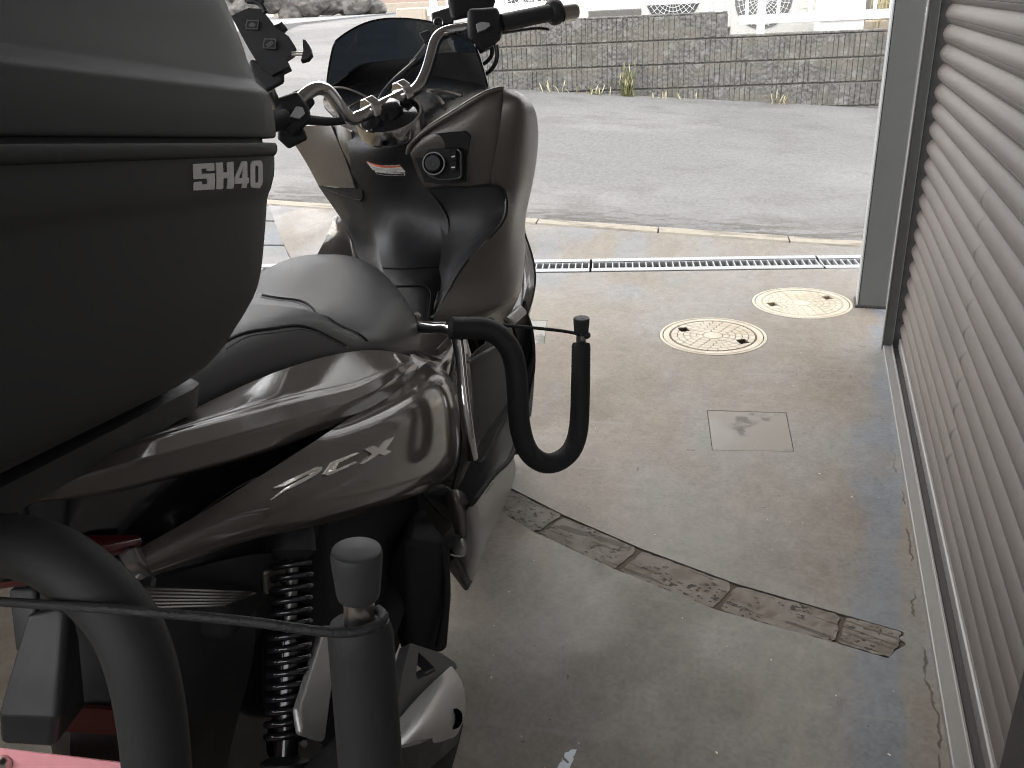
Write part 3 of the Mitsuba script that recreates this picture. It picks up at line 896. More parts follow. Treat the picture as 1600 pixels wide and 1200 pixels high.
# ---- badge letters on the side panel
g_ = grid(rows, 120, 80)
gpts, gn = g_.reshape(-1, 3), gnormals(g_).reshape(-1, 3)
if np.sum(gn * (CAM - gpts)) < 0:
    gn = -gn
from scipy.spatial import cKDTree
gtree = cKDTree(gpts)
def decal(polys, t=.0022, surf=None, step=.006, sink=.002):
    """flat pieces laid on a surface: every vertex goes to the surface along its normal"""
    tree_, P_, N_ = surf if surf is not None else (gtree, gpts, gn)
    ms = []
    for pl in polys:
        p = np.array(pl, float)
        c = p.mean(0)
        e1 = p[np.argmax(np.linalg.norm(p - c, axis=1))] - c
        n0 = N_[tree_.query(c)[1]]
        n0 = n0 / np.linalg.norm(n0)
        e1 -= n0 * (e1 @ n0); e1 /= np.linalg.norm(e1)
        e2 = np.cross(n0, e1)
        pg = Polygon(np.stack([(p - c) @ e1, (p - c) @ e2], 1)).buffer(0).segmentize(step / 2)
        for g1 in getattr(pg, 'geoms', [pg]):
            m = trimesh.creation.extrude_polygon(g1, .004, engine='earcut').subdivide_to_size(step)
            v = np.array(m.vertices)
            q = c + v[:, :1] * e1 + v[:, 1:2] * e2
            q = q - n0 * ((q - P_[tree_.query(q)[1]]) @ n0)[:, None] + n0 * (-sink + (t + sink) * v[:, 2:] / .004)
            ms.append(trimesh.Trimesh(q, m.faces, process=False))
    return cat(*ms)
badge = S + '__side_panel__badge'
add(badge, decal([[(0.19, -0.0155, 0.7668), (0.193, 0.0485, 0.7456), (0.193, 0.056, 0.7406), (0.193, 0.0535, 0.738), (0.193, 0.0433, 0.7398), (0.193, 0.0193, 0.7471), (0.192, -0.0058, 0.7555), (0.19, -0.0282, 0.7601), (0.19, -0.029, 0.7612), (0.192, -0.0073, 0.7589), (0.193, 0.0142, 0.7527), (0.193, 0.0309, 0.747), (0.193, 0.0337, 0.7466), (0.193, 0.0288, 0.7494), (0.192, -0.0041, 0.7602), (0.19, -0.0127, 0.7639)]]), 'badge_chrome')
add(badge, decal([[(0.194, 0.0519, 0.7362), (0.195, 0.0753, 0.7368), (0.197, 0.1239, 0.7201), (0.197, 0.1282, 0.7163), (0.195, 0.0847, 0.7301), (0.195, 0.0724, 0.7287), (0.197, 0.1129, 0.7152), (0.197, 0.1171, 0.7114), (0.195, 0.0657, 0.7283), (0.194, 0.0552, 0.7323)]]), 'badge_chrome')
add(badge, decal([[(0.198, 0.1405, 0.7156), (0.199, 0.1613, 0.7091), (0.2, 0.1717, 0.6997), (0.2, 0.1947, 0.6977), (0.201, 0.2166, 0.6911), (0.2, 0.186, 0.6913), (0.2, 0.1981, 0.6815), (0.2, 0.1782, 0.6876), (0.199, 0.1671, 0.696), (0.197, 0.1265, 0.7061), (0.197, 0.1218, 0.7088), (0.199, 0.1516, 0.7044)]]), 'badge_chrome')

# ---- black recess between grab rail and side panel, tail lamp
rows = [
    [(0.085, -0.2158, 0.8519), (0.115, -0.184, 0.8529), (0.125, -0.1373, 0.8356), (0.135, -0.0621, 0.8095), (0.145, 0.0405, 0.7747), (0.155, 0.1891, 0.7258), (0.155, 0.3517, 0.6774)],
    [(0.08, -0.2196, 0.8281), (0.112, -0.191, 0.8256), (0.12, -0.1422, 0.8042), (0.132, -0.0689, 0.7783), (0.145, 0.0327, 0.7538), (0.155, 0.1851, 0.7146), (0.155, 0.3504, 0.6736)],
    [(0.08, -0.2272, 0.8093), (0.108, -0.1964, 0.7989), (0.115, -0.1525, 0.7783), (0.12, -0.1035, 0.7568), (0.138, -0.0474, 0.7562), (0.15, 0.0844, 0.7321), (0.155, 0.3491, 0.6697)],
]
rec = panel(rows, 30, 14, .003)
sp('tail_recess', rec, 'black_gloss', 50)
sp('tail_recess', mir(rec), 'black_gloss', 50)
rows = [
    [(0.02, -0.1739, 0.7987), (0.07, -0.1797, 0.8122), (0.105, -0.1734, 0.8142), (0.123, -0.1543, 0.8038), (0.131, -0.1216, 0.7826)],
    [(0.02, -0.1796, 0.7844), (0.075, -0.1901, 0.8018), (0.112, -0.1855, 0.8077), (0.13, -0.1658, 0.8006), (0.134, -0.1244, 0.7791)],
    [(0, -0.1688, 0.7551), (0.06, -0.1827, 0.7739), (0.1, -0.1842, 0.7866), (0.124, -0.1683, 0.7903), (0.13, -0.1255, 0.7728)],
]
tl = panel(rows, 20, 10, .004)
sp('tail_light', cat(tl, mir(tl)), 'red_lens', 50)
m1 = panel([[(0.131, -0.1469, 0.78), (0.137, -0.1412, 0.7842), (0.136, -0.13, 0.7775)], [(0.128, -0.1389, 0.764), (0.137, -0.1383, 0.7688), (0.135, -0.1249, 0.7602)], [(0.12, -0.1221, 0.7405), (0.128, -0.1228, 0.7453), (0.128, -0.1138, 0.7411)]], 12, 10, .005)
sp('turn_signal', m1, 'clear_lens', 40)
sp('turn_signal', mir(m1), 'clear_lens', 40)
ribs = []
for k in range(6):
    t = k / 5
    a = np.array((0.118, -0.1244, 0.735)) * (1 - t) + np.array((0.116, -0.1221, 0.7149)) * t
    b = np.array((0.125, 0.0156, 0.6253)) * (1 - t) + np.array((0.122, -0.0242, 0.6411)) * t
    ribs.append(tube([a, b], .0016, n=4, sides=6))
lens = panel([[(0.114, -0.1236, 0.7364), (0.117, -0.0578, 0.6846), (0.121, 0.0328, 0.6117)], [(0.112, -0.1179, 0.7093), (0.115, -0.0695, 0.6726), (0.118, -0.0185, 0.6355)]], 14, 6, .006)
bar = sp('rear_reflector', lens, 'clear_lens', 40)
add(bar + '__rib', cat(*ribs), 'chrome_dull', 40)

# ---- grab rail / tail cowl: flat top, rounded outer edge, upright side
inn = [(0, -0.183, 0.8325), (0.05, -0.1779, 0.8451), (0.098, -0.148, 0.854), (0.118, -0.0908, 0.8469), (0.13, -0.0224, 0.8378), (0.14, 0.0695, 0.824), (0.146, 0.1674, 0.802), (0.15, 0.2983, 0.7618), (0.148, 0.4184, 0.7129), (0.145, 0.4996, 0.6734)]
rdg = [(0.03, -0.2074, 0.8499), (0.07, -0.1984, 0.8517), (0.122, -0.1823, 0.8652), (0.146, -0.1473, 0.8679), (0.162, -0.0745, 0.8523), (0.17, 0.0077, 0.8273), (0.175, 0.0824, 0.8032), (0.178, 0.1897, 0.7643), (0.175, 0.3197, 0.728), (0.16, 0.4531, 0.687)]
mid_ = [(0.04, -0.2163, 0.8539), (0.08, -0.209, 0.8543), (0.131, -0.1991, 0.8682), (0.155, -0.164, 0.8637), (0.171, -0.0942, 0.8432), (0.179, -0.0151, 0.817), (0.184, 0.0988, 0.7791), (0.185, 0.2335, 0.7379), (0.178, 0.3552, 0.7051), (0.162, 0.4679, 0.6761)]
lo_ = [(0.03, -0.2097, 0.8442), (0.075, -0.2063, 0.8466), (0.124, -0.2049, 0.8602), (0.147, -0.1721, 0.8482), (0.162, -0.1187, 0.8306), (0.172, -0.0101, 0.7911), (0.178, 0.1358, 0.7444), (0.178, 0.2883, 0.7), (0.169, 0.4168, 0.6697), (0.157, 0.4989, 0.6572)]
bot_ = [(0, -0.1855, 0.8265), (0.04, -0.1749, 0.8239), (0.085, -0.1656, 0.8323), (0.105, -0.1235, 0.8145), (0.118, -0.0589, 0.7916), (0.128, 0.0654, 0.7457), (0.135, 0.2298, 0.6935), (0.138, 0.3939, 0.647), (0.138, 0.5081, 0.6273), (0.138, 0.557, 0.6301)]
NU = 70
gi, grd, gm_, gl_, gb_ = (resample(r, NU) for r in (inn, rdg, mid_, lo_, bot_))
lerp = lambda a, b, t: a * (1 - t) + b * t
rg = np.array([gi - [0, 0, .012], gi, lerp(gi, grd, .3), lerp(gi, grd, .6), lerp(gi, grd, .88), lerp(grd, lerp(gi, gm_, .5), .25), lerp(grd, gm_, .16), lerp(grd, gm_, .4), lerp(grd, gm_, .75), gm_, lerp(gm_, gl_, .35), lerp(gm_, gl_, .7), lerp(gm_, gl_, .93), lerp(gl_, gb_, .12), lerp(gl_, gb_, .5), gb_])
gr = shell(rg, .004)
gr = gr.subdivide()
sp('grab_rail', gr, 'paint', 55)
sp('grab_rail', mir(gr), 'paint', 55)

# trim under the seat
trim = panel([[(0.122, 0.1035, 0.8139), (0.128, 0.2067, 0.7905), (0.133, 0.3417, 0.7483), (0.135, 0.5324, 0.6699), (0.13, 0.7117, 0.5798)], [(0.118, 0.1076, 0.8025), (0.124, 0.2122, 0.7791), (0.128, 0.3515, 0.7357), (0.128, 0.5498, 0.6505), (0.12, 0.7419, 0.5526)]], 20, 5, .004)
sp('seat_trim', trim, 'paint', 40)
sp('seat_trim', mir(trim), 'paint', 40)
sp('seat_trim__insert', panel([[(0.136, 0.3415, 0.7451), (0.137, 0.3966, 0.7249), (0.137, 0.4741, 0.6865)], [(0.136, 0.3423, 0.7337), (0.137, 0.3983, 0.7144), (0.137, 0.4727, 0.6822)]], 10, 4, .003), 'badge_chrome', 40)
front = panel([[(0.132, 0.5408, 0.6645), (0.125, 0.6485, 0.6079), (0.11, 0.8278, 0.5531), (0.1, 0.9532, 0.5262)], [(0.15, 0.503, 0.6562), (0.145, 0.6037, 0.6007), (0.13, 0.7501, 0.5298), (0.115, 0.8617, 0.4674)], [(0.165, 0.4884, 0.6499), (0.16, 0.5944, 0.5767), (0.145, 0.6969, 0.4934), (0.12, 0.8219, 0.4055)]], 16, 12, .004)
sp('front_body', front, 'paint', 40)
sp('front_body', mir(front), 'paint', 40)

# ---- seat: cross sections from tail to nose, (y, half width, z centre, z shoulder, z edge)
secs = [
    (-.12, .118, .880, .868, .815), (-.02, .124, .876, .864, .802), (.08, .128, .868, .856, .790), (.16, .132, .858, .846, .776),
    (.225, .136, .846, .832, .762), (.275, .139, .828, .811, .751), (.32, .142, .806, .784, .742), (.37, .145, .792, .764, .733),
    (.43, .146, .792, .755, .705), (.50, .143, .800, .748, .680), (.57, .134, .801, .732, .655), (.63, .120, .780, .706, .640), (.68, .102, .742, .680, .632), (.712, .080, .700, .654, .630)]
def seat_ring(y, w, zc, zs, ze):
    pts = [(w - .012, ze - .012), (w, ze), (w * 1.0, ze * .5 + zs * .5), (w * .90, zs), (w * .62, zs * .35 + zc * .65), (w * .3, zc - .003), (0, zc)]
    pts = pts + [(-a, b) for a, b in pts[-2::-1]]
    return np.array([(a, y, b) for a, b in pts])
rows = [seat_ring(*s) for s in secs]
sg = grid(rows, 56, 70)
seat = shell(sg, .006, out=(0, .2, 3))
sp('seat', seat, 'seat_leather', 40)
def onseat(px_pts, lift=.0012):
    out = []
    t = cKDTree(sg.reshape(-1, 3))
    n = gnormals(sg).reshape(-1, 3)
    n = n * np.sign(np.sum(n * (sg.reshape(-1, 3) - np.array([0, .3, .6])), 1))[:, None]
    for p in px_pts:
        d = np.asarray(p) - CAM
        best = None
        for k in np.linspace(.55, 1.6, 260):
            dist, i = t.query(CAM + d * k)
            if best is None or dist < best[0] - 1e-4:
                best = (dist, i)
            if dist < .006:
                break
        i = best[1]
        out.append(sg.reshape(-1, 3)[i] + n[i] * lift)
    return np.array(out)
fine = grid(rows, 200, 260)
ft, fp, fnn = cKDTree(fine.reshape(-1, 3)), fine.reshape(-1, 3), gnormals(fine).reshape(-1, 3)
fnn = fnn * np.sign(np.sum(fnn * (fp - np.array([0, .3, .6])), 1))[:, None]
def along(pts, n, lift, off=(0, 0, 0)):
    p = smoothpath(np.asarray(pts) + np.asarray(off), n)
    i = ft.query(p)[1]
    return smoothpath(p - fnn[i] * np.sum((p - fp[i]) * fnn[i], 1)[:, None] + fnn[i] * lift, n)
s1 = onseat([(0.0648, 0.2451, 0.85), (0.0798, 0.2672, 0.84), (0.1064, 0.2732, 0.83), (0.1321, 0.279, 0.81), (0.1488, 0.294, 0.79), (0.1594, 0.3155, 0.77)])
s2 = onseat([(0.0724, 0.1279, 0.83), (0.0792, 0.1769, 0.83), (0.0846, 0.2238, 0.82), (0.1045, 0.2521, 0.81), (0.118, 0.288, 0.79), (0.1409, 0.2935, 0.77)])
for sx in (s1, s2):
    sp('seat__seam', tube(along(sx, 90, .0004), .0016, straight=True, sides=8), 'black_matt', 40)
def stitches(path, off):
    p = along(path, 150, .0006, off)
    return [tube(p[i:i + 2], .0006, straight=True, sides=4) for i in range(0, 148, 2)]
k_ = sp('seat__stitching', cat(*stitches(s1, (0, -.007, .003)), *stitches(s2, (0, -.006, .004)), *stitches(s2, (.003, .006, -.006))), 'thread', 40)
labels[k_] = {'label': 'fine grey stitching beside the seat seams', 'kind': 'stuff'}

# ---- centre tunnel and inner leg shield (black)
rows = [
    [(-0.0885, 0.955, 0.9291), (-0.0178, 0.92, 0.9401), (0.0312, 0.895, 0.938), (0.0583, 0.882, 0.9155)],
    [(-0.0771, 0.935, 0.8942), (-0.0047, 0.888, 0.9093), (0.0332, 0.88, 0.912), (0.0601, 0.879, 0.9008)],
    [(-0.0811, 0.945, 0.8626), (-0.0145, 0.905, 0.8733), (0.0291, 0.9, 0.8757), (0.0592, 0.905, 0.8722)],
    [(-0.0824, 0.96, 0.8146), (-0.0243, 0.935, 0.8192), (0.0265, 0.93, 0.8197), (0.073, 0.91, 0.8303)],
    [(-0.0573, 0.955, 0.7545), (-0.0108, 0.93, 0.758), (0.0405, 0.925, 0.7591), (0.1077, 0.905, 0.772)],
    [(-0.0285, 0.9, 0.7134), (0.0144, 0.875, 0.7169), (0.0579, 0.872, 0.7179), (0.0979, 0.88, 0.7194)],
    [(0.0053, 0.82, 0.6947), (0.0474, 0.8, 0.6988), (0.0823, 0.8, 0.6991), (0.1086, 0.83, 0.6925)],
    [(0.0426, 0.74, 0.6741), (0.0793, 0.725, 0.6796), (0.1071, 0.725, 0.68), (0.1164, 0.75, 0.6718)],
    [(0.0759, 0.69, 0.6524), (0.1026, 0.675, 0.6562), (0.122, 0.675, 0.6566), (0.1242, 0.69, 0.6534)],
]
rows_tunnel = rows
tun = panel(rows, 20, 40, .004)
sp('centre_tunnel', tun, 'black_plastic', 50)
def tpt(u, v, lift=.0015):
    gg = grid(rows, 60, 120)
    n = gnormals(gg)
    i, j = int(round(v * 119)), int(round(u * 59))
    nn = n[i, j]
    if nn @ (CAM - gg[i, j]) < 0:
        nn = -nn
    return gg[i, j] + nn * lift
# fuel lid seam and centre lid
sp('centre_tunnel__seam', tube([tpt(.02, .68), tpt(.5, .67), tpt(.98, .675)], .0012, 20, 5), 'black_matt', 40)
sp('centre_tunnel__lid_seam', tube([tpt(.05, .80), tpt(.45, .79), tpt(.70, .80), tpt(.80, .835), tpt(.80, .90), tpt(.72, .99)], .0016, 30, 6), 'black_matt', 40)
# black lower inner shield, right and left
rows2 = [
    [(0.0684, 0.91, 0.8315), (0.1203, 0.898, 0.8356), (0.1663, 0.9, 0.8347), (0.203, 0.907, 0.8329), (0.2137, 0.915, 0.8245)],
    [(0.0815, 0.918, 0.7867), (0.1261, 0.908, 0.7888), (0.1694, 0.9, 0.7904), (0.2035, 0.905, 0.7913), (0.2156, 0.91, 0.797)],
    [(0.0959, 0.895, 0.7427), (0.1272, 0.89, 0.744), (0.1649, 0.882, 0.7507), (0.1926, 0.88, 0.7582), (0.2063, 0.89, 0.7672)],
    [(0.1016, 0.83, 0.6924), (0.1209, 0.83, 0.6996), (0.1392, 0.825, 0.7106), (0.1537, 0.825, 0.7199), (0.1634, 0.83, 0.7277)],
    [(0.1195, 0.7, 0.6553), (0.1219, 0.7, 0.6575), (0.1255, 0.7, 0.6621), (0.1288, 0.705, 0.6648), (0.131, 0.71, 0.6676)],
]
ins = panel(rows2, 24, 30, .004)
sp('inner_shield', ins, 'black_plastic', 50)
left_in = panel([
    [(-0.2035, 1.07, 0.8061), (-0.1306, 1, 0.8155), (-0.0671, 0.955, 0.8215), (-0.0487, 0.95, 0.8139)],
    [(-0.1876, 1.08, 0.7699), (-0.1232, 1.01, 0.7796), (-0.0633, 0.96, 0.7829), (-0.0405, 0.95, 0.7753)],
    [(-0.1684, 1.08, 0.7366), (-0.105, 1, 0.7476), (-0.054, 0.955, 0.7496), (-0.0324, 0.945, 0.7421)],
    [(-0.1459, 1.06, 0.7026), (-0.0925, 0.99, 0.7129), (-0.0431, 0.93, 0.7163), (-0.0164, 0.9, 0.7098)],
    [(-0.1139, 1, 0.6763), (-0.0623, 0.93, 0.6836), (-0.0155, 0.86, 0.6897), (0.0147, 0.81, 0.686)],
    [(-0.047, 0.88, 0.6259), (-0.0078, 0.82, 0.6417), (0.0297, 0.76, 0.6556), (0.0535, 0.73, 0.6617)]], 20, 30, .004)
sp('inner_shield', left_in, 'black_plastic', 50)
left_glv = panel([
    [(-0.2518, 1.06, 0.9182), (-0.1877, 1.02, 0.9295), (-0.1157, 0.97, 0.9357), (-0.0883, 0.95, 0.9354), (-0.0672, 0.93, 0.9287)],
    [(-0.2396, 1.07, 0.8855), (-0.1798, 1.02, 0.8945), (-0.1086, 0.96, 0.9047), (-0.0791, 0.94, 0.9026), (-0.0679, 0.94, 0.8933)],
    [(-0.2206, 1.07, 0.8486), (-0.1612, 1.01, 0.8594), (-0.0983, 0.96, 0.8684), (-0.0742, 0.945, 0.8671), (-0.0661, 0.95, 0.8568)],
    [(-0.2023, 1.07, 0.8048), (-0.1409, 1, 0.8168), (-0.0866, 0.96, 0.8219), (-0.0659, 0.955, 0.8215), (-0.053, 0.955, 0.8129)]], 24, 20, .004)
sp('glove_box_panel', left_glv, 'paint_satin', 50)
sp('glove_box_panel__seam', tube([(-0.1155, 0.966, 0.935), (-0.1005, 0.955, 0.9042), (-0.0888, 0.952, 0.8708), (-0.0767, 0.95, 0.8214)], .0022, 24, 6), 'black_matt', 40)
sp('inner_shield__lid_seam', tube([(-0.1933, 1.055, 0.8064), (-0.1596, 1.02, 0.8042), (-0.1118, 0.98, 0.8022), (-0.0748, 0.955, 0.7999), (-0.0674, 0.95, 0.8045), (-0.0653, 0.95, 0.8225)], .0022, 30, 6), 'black_matt', 40)
sp('inner_shield__seam', tube([(0.0699, 0.905, 0.833), (0.116, 0.892, 0.8369), (0.162, 0.894, 0.8365), (0.2017, 0.902, 0.8345), (0.2143, 0.906, 0.8252), (0.2181, 0.905, 0.8049), (0.2157, 0.899, 0.7812), (0.2, 0.878, 0.7587), (0.1527, 0.822, 0.7127), (0.1219, 0.697, 0.6608)], .0022, 90, 6), 'black_matt', 40)

# ---- glove box panel (bronze) with the ignition recess
rows3 = [
    [(0.056, 0.875, 0.9059), (0.0903, 0.868, 0.934), (0.1415, 0.883, 0.9624), (0.1928, 0.9, 0.9892), (0.2157, 0.92, 0.9938), (0.2204, 0.93, 0.9927)],
    [(0.0592, 0.872, 0.8944), (0.099, 0.862, 0.9241), (0.1476, 0.872, 0.949), (0.1938, 0.89, 0.9706), (0.216, 0.908, 0.9764), (0.2207, 0.918, 0.9752)],
    [(0.0602, 0.885, 0.8713), (0.1098, 0.868, 0.8974), (0.1524, 0.87, 0.9155), (0.1879, 0.885, 0.9296), (0.2108, 0.9, 0.9334), (0.2155, 0.91, 0.9319)],
    [(0.0638, 0.898, 0.8487), (0.112, 0.88, 0.8648), (0.1538, 0.88, 0.873), (0.1793, 0.89, 0.8796), (0.1998, 0.902, 0.8838), (0.2046, 0.912, 0.882)],
    [(0.0694, 0.91, 0.8303), (0.1159, 0.892, 0.8357), (0.1567, 0.892, 0.8364), (0.175, 0.898, 0.8362), (0.1883, 0.906, 0.8356), (0.1931, 0.916, 0.8335)],
]
glv = panel(rows3, 40, 30, .005)
sp('glove_box_panel', glv, 'paint_satin', 50)
# ridge lip
ridge = tube([(0.0532, 0.874, 0.8974), (0.0596, 0.868, 0.9101), (0.0922, 0.862, 0.9369), (0.1434, 0.876, 0.9652), (0.1944, 0.893, 0.9919), (0.2184, 0.912, 0.9966)], [.004, .005, .005, .004], 40, 10)
sp('glove_box_panel__ridge', ridge, 'paint_satin', 50)

# ignition switch module in its hollow
IC = np.array((0.1178, 0.868, 0.8843))
ex = np.array((0.1487, 0.868, 0.8892)) - IC; ex /= np.linalg.norm(ex)
ez = np.array([0, 0, 1.0]) - ex * ex[2]; ez /= np.linalg.norm(ez)
ey = np.cross(ez, ex)
if ey @ (CAM - IC) < 0: ey = -ey
def onplate(pts, h): return [IC + ex * a + ez * b + ey * h for a, b in pts]
sp('ignition_hollow', slab([np.array((0.0641, 0.872, 0.8975)), np.array((0.095, 0.862, 0.9305)), np.array((0.1626, 0.86, 0.9336)), np.array((0.1698, 0.86, 0.9251)), np.array((0.1593, 0.862, 0.8911)), np.array((0.1516, 0.872, 0.8471)), np.array((0.1079, 0.88, 0.8427)), np.array((0.0775, 0.882, 0.8471))], .006), 'black_matt', False)
mod = slab([np.array((0.0883, 0.858, 0.893)), np.array((0.0943, 0.856, 0.9039)), np.array((0.1489, 0.854, 0.9075)), np.array((0.1553, 0.854, 0.9031)), np.array((0.1507, 0.86, 0.8582)), np.array((0.1249, 0.862, 0.8537)), np.array((0.1017, 0.864, 0.8558)), np.array((0.0867, 0.864, 0.8681))], .008)
IG = S + '__ignition_switch'
sp('ignition_switch', mod, 'black_plastic', False)
KC = np.array((0.1046, 0.853, 0.8828))
kn = (CAM - KC) / np.linalg.norm(CAM - KC) * .3 + np.array([0, -.7, .25]); kn /= np.linalg.norm(kn)
add(IG + '__knob_ring', lathe([(.0165, -.006), (.0175, .004), (.0195, .004), (.0195, -.006)], KC, kn, 32), 'ring_grey', 40)
add(IG + '__knob', lathe([(0, .010), (.0125, .010), (.0145, .007), (.0155, -.004)], KC, kn, 28), 'black_plastic', 40)
fr = tube([(0.0918, 0.853, 0.8657), (0.1092, 0.853, 0.8567), (np.array((0.1449, 0.851, 0.8578))), (0.151, 0.85, 0.8611), (0.153, 0.848, 0.8829), (0.1533, 0.848, 0.902), (0.148, 0.848, 0.9063)], .0016, 40, 6)
add(IG + '__frame', fr, 'ring_grey', 40)
add(IG + '__button', slab([(0.1348, 0.847, 0.9046), (0.1463, 0.846, 0.9056), (0.1459, 0.847, 0.8896), (0.1345, 0.848, 0.8886)], .006), 'black_matt', False)
add(IG + '__mark', slab([(0.1379, 0.8455, 0.8964), (0.1446, 0.8455, 0.8968), (0.1444, 0.8455, 0.8947), (0.1377, 0.8455, 0.8942)], .0008), 'print_grey', False)
add(IG + '__button', slab([(0.1334, 0.847, 0.8866), (0.1449, 0.846, 0.8877), (0.1446, 0.847, 0.8715), (0.1331, 0.848, 0.8704)], .006), 'black_matt', False)
add(IG + '__mark', slab([(0.1365, 0.8455, 0.8783), (0.1433, 0.8455, 0.8787), (0.1431, 0.8455, 0.8766), (0.1364, 0.8455, 0.8761)], .0008), 'print_grey', False)

# ---- outer leg shield (bronze)
rows4 = [
    [(0.2182, 0.918, 0.9929), (0.2282, 0.93, 0.9915), (0.2336, 0.955, 0.9879), (0.2323, 1, 0.9781), (.185, 1.05, .97)],
    [(0.2199, 0.905, 0.9766), (0.2424, 0.915, 0.978), (0.2524, 0.96, 0.9698), (0.2476, 1.03, 0.9568), (.205, 1.09, .95)],
    [(0.2151, 0.898, 0.9441), (0.2454, 0.915, 0.9454), (0.2575, 0.985, 0.9363), (0.2525, 1.06, 0.9224), (.222, 1.12, .92)],
    [(0.2029, 0.9, 0.8906), (0.2368, 0.925, 0.8903), (0.2521, 1, 0.8849), (0.2475, 1.09, 0.8733), (.222, 1.15, .88)],
    [(0.1917, 0.906, 0.8355), (0.2256, 0.935, 0.834), (0.2411, 1.01, 0.8275), (0.2363, 1.1, 0.8154), (.212, 1.16, .83)],
    [(0.2103, 0.914, 0.8213), (0.2274, 0.945, 0.809), (0.2294, 1.02, 0.7896), (0.2257, 1.1, 0.7702), (.198, 1.17, .78)],
    [(0.2172, 0.909, 0.8018), (0.225, 0.945, 0.7821), (0.2233, 1.02, 0.7603), (0.218, 1.1, 0.7394), (.188, 1.17, .75)],
    [(0.2078, 0.888, 0.7677), (0.2203, 0.93, 0.7503), (0.2229, 1, 0.7292), (0.2174, 1.08, 0.7079), (.188, 1.16, .71)],
    [(0.1637, 0.828, 0.726), (0.2041, 0.88, 0.7115), (0.2237, 0.95, 0.6918), (0.2224, 1.04, 0.6664), (.195, 1.13, .66)],
    [(0.1419, 0.766, 0.6919), (0.1852, 0.82, 0.6752), (0.2193, 0.885, 0.6561), (0.2263, 0.97, 0.6305), (.20, 1.08, .60)],
    [(0.1325, 0.705, 0.6694), (0.173, 0.765, 0.6514), (0.2065, 0.835, 0.6349), (0.2186, 0.905, 0.6162), (.195, 1.02, .56)],
    [(0.125, 0.69, 0.6623), (0.157, 0.735, 0.6433), (0.1839, 0.785, 0.6259), (0.1913, 0.845, 0.6093), (.18, .96, .54)],
]
osh = panel(rows4, 34, 70, .004)
sp('leg_shield', osh, 'paint_satin', 50)
sp('leg_shield', panel([
    [(-0.1951, 1.12, 0.7341), (-0.1714, 1.09, 0.7315), (-0.1409, 1.05, 0.7025), (-0.1064, 0.98, 0.6794)],
    [(-0.1894, 1.07, 0.7189), (-0.1654, 1.055, 0.7093), (-0.131, 1.02, 0.6839), (-0.1051, 0.97, 0.6614)],
    [(-0.1792, 1, 0.705), (-0.1514, 0.99, 0.6921), (-0.1185, 0.97, 0.6717), (-0.0965, 0.94, 0.6445)],
    [(-0.1635, 0.9, 0.6918), (-0.1346, 0.9, 0.6768), (-0.0978, 0.89, 0.655), (-0.0775, 0.88, 0.6255)]], 24, 18, .004), 'paint', 50)
# outer front cowl, side face going forward
rows5 = [
    [(.185, 1.04, .975), (.14, 1.18, .95), (.08, 1.30, .90)],
    [(.220, 1.13, .915), (.185, 1.25, .88), (.11, 1.37, .83)],
    [(.212, 1.16, .83), (.18, 1.28, .79), (.13, 1.41, .74)],
    [(.190, 1.17, .745), (.175, 1.28, .71), (.14, 1.38, .67)],
    [(.212, 1.15, .67), (.19, 1.26, .63), (.14, 1.33, .61)],
    [(.235, 1.09, .60), (.205, 1.18, .55), (.14, 1.25, .54)],
    [(.220, 1.00, .53), (.20, 1.08, .48), (.14, 1.15, .47)],
]
fc = panel(rows5, 24, 30, .004, out=(2, 1.2, 1))
sp('front_cowl', fc, 'paint', 50)
nose = panel([[(-.08, 1.30, .90), (0, 1.33, .91), (.08, 1.30, .90)], [(-.11, 1.37, .83), (0, 1.43, .82), (.11, 1.37, .83)], [(-.13, 1.41, .74), (0, 1.48, .72), (.13, 1.41, .74)], [(-.14, 1.36, .62), (0, 1.44, .60), (.14, 1.36, .62)]], 16, 14, .004, out=(0, 4, 1))
sp('front_cowl', nose, 'paint', 50)
# dash top between shield and screen
dash = [
    [(-0.0723, 0.94, 0.9173), (-0.0045, 0.93, 0.9285), (0.0566, 0.878, 0.9097)],
    [(-0.1252, 1, 0.9505), (-0.0298, 1.02, 0.963), (0.1222, 0.905, 0.9581)],
    [(-0.1737, 1.08, 0.9661), (-0.0325, 1.12, 0.994), (0.1994, 0.95, 0.9883)],
    [(-0.1704, 1.1, 0.988), (-0.0171, 1.16, 1.0045), (0.1773, 1.02, 0.9876)],
]
sp('dash_cover', panel(dash, 24, 18, .004), 'black_plastic', 50)
for tr_ in (tube([(-0.1601, 1.085, 0.9915), (-0.1266, 1.07, 0.9931), (-0.0918, 1.06, 0.9837), (-0.058, 1.05, 0.9686)], .0022, 24, 6), tube([(-0.0988, 1, 0.959), (-0.0629, 1.03, 0.9778), (-0.0154, 1.06, 0.9803)], .002, 24, 6),
    tube([(0.0624, 1, 0.9896), (0.0999, 0.98, 0.9882), (0.1359, 0.96, 0.9816)], .003, 20, 6), tube([(0.0651, 0.99, 0.9883), (0.0914, 0.96, 0.9807), (0.11, 0.93, 0.9705)], .003, 20, 6)):
    sp('dash_trim', tr_, 'paint_satin', 40)

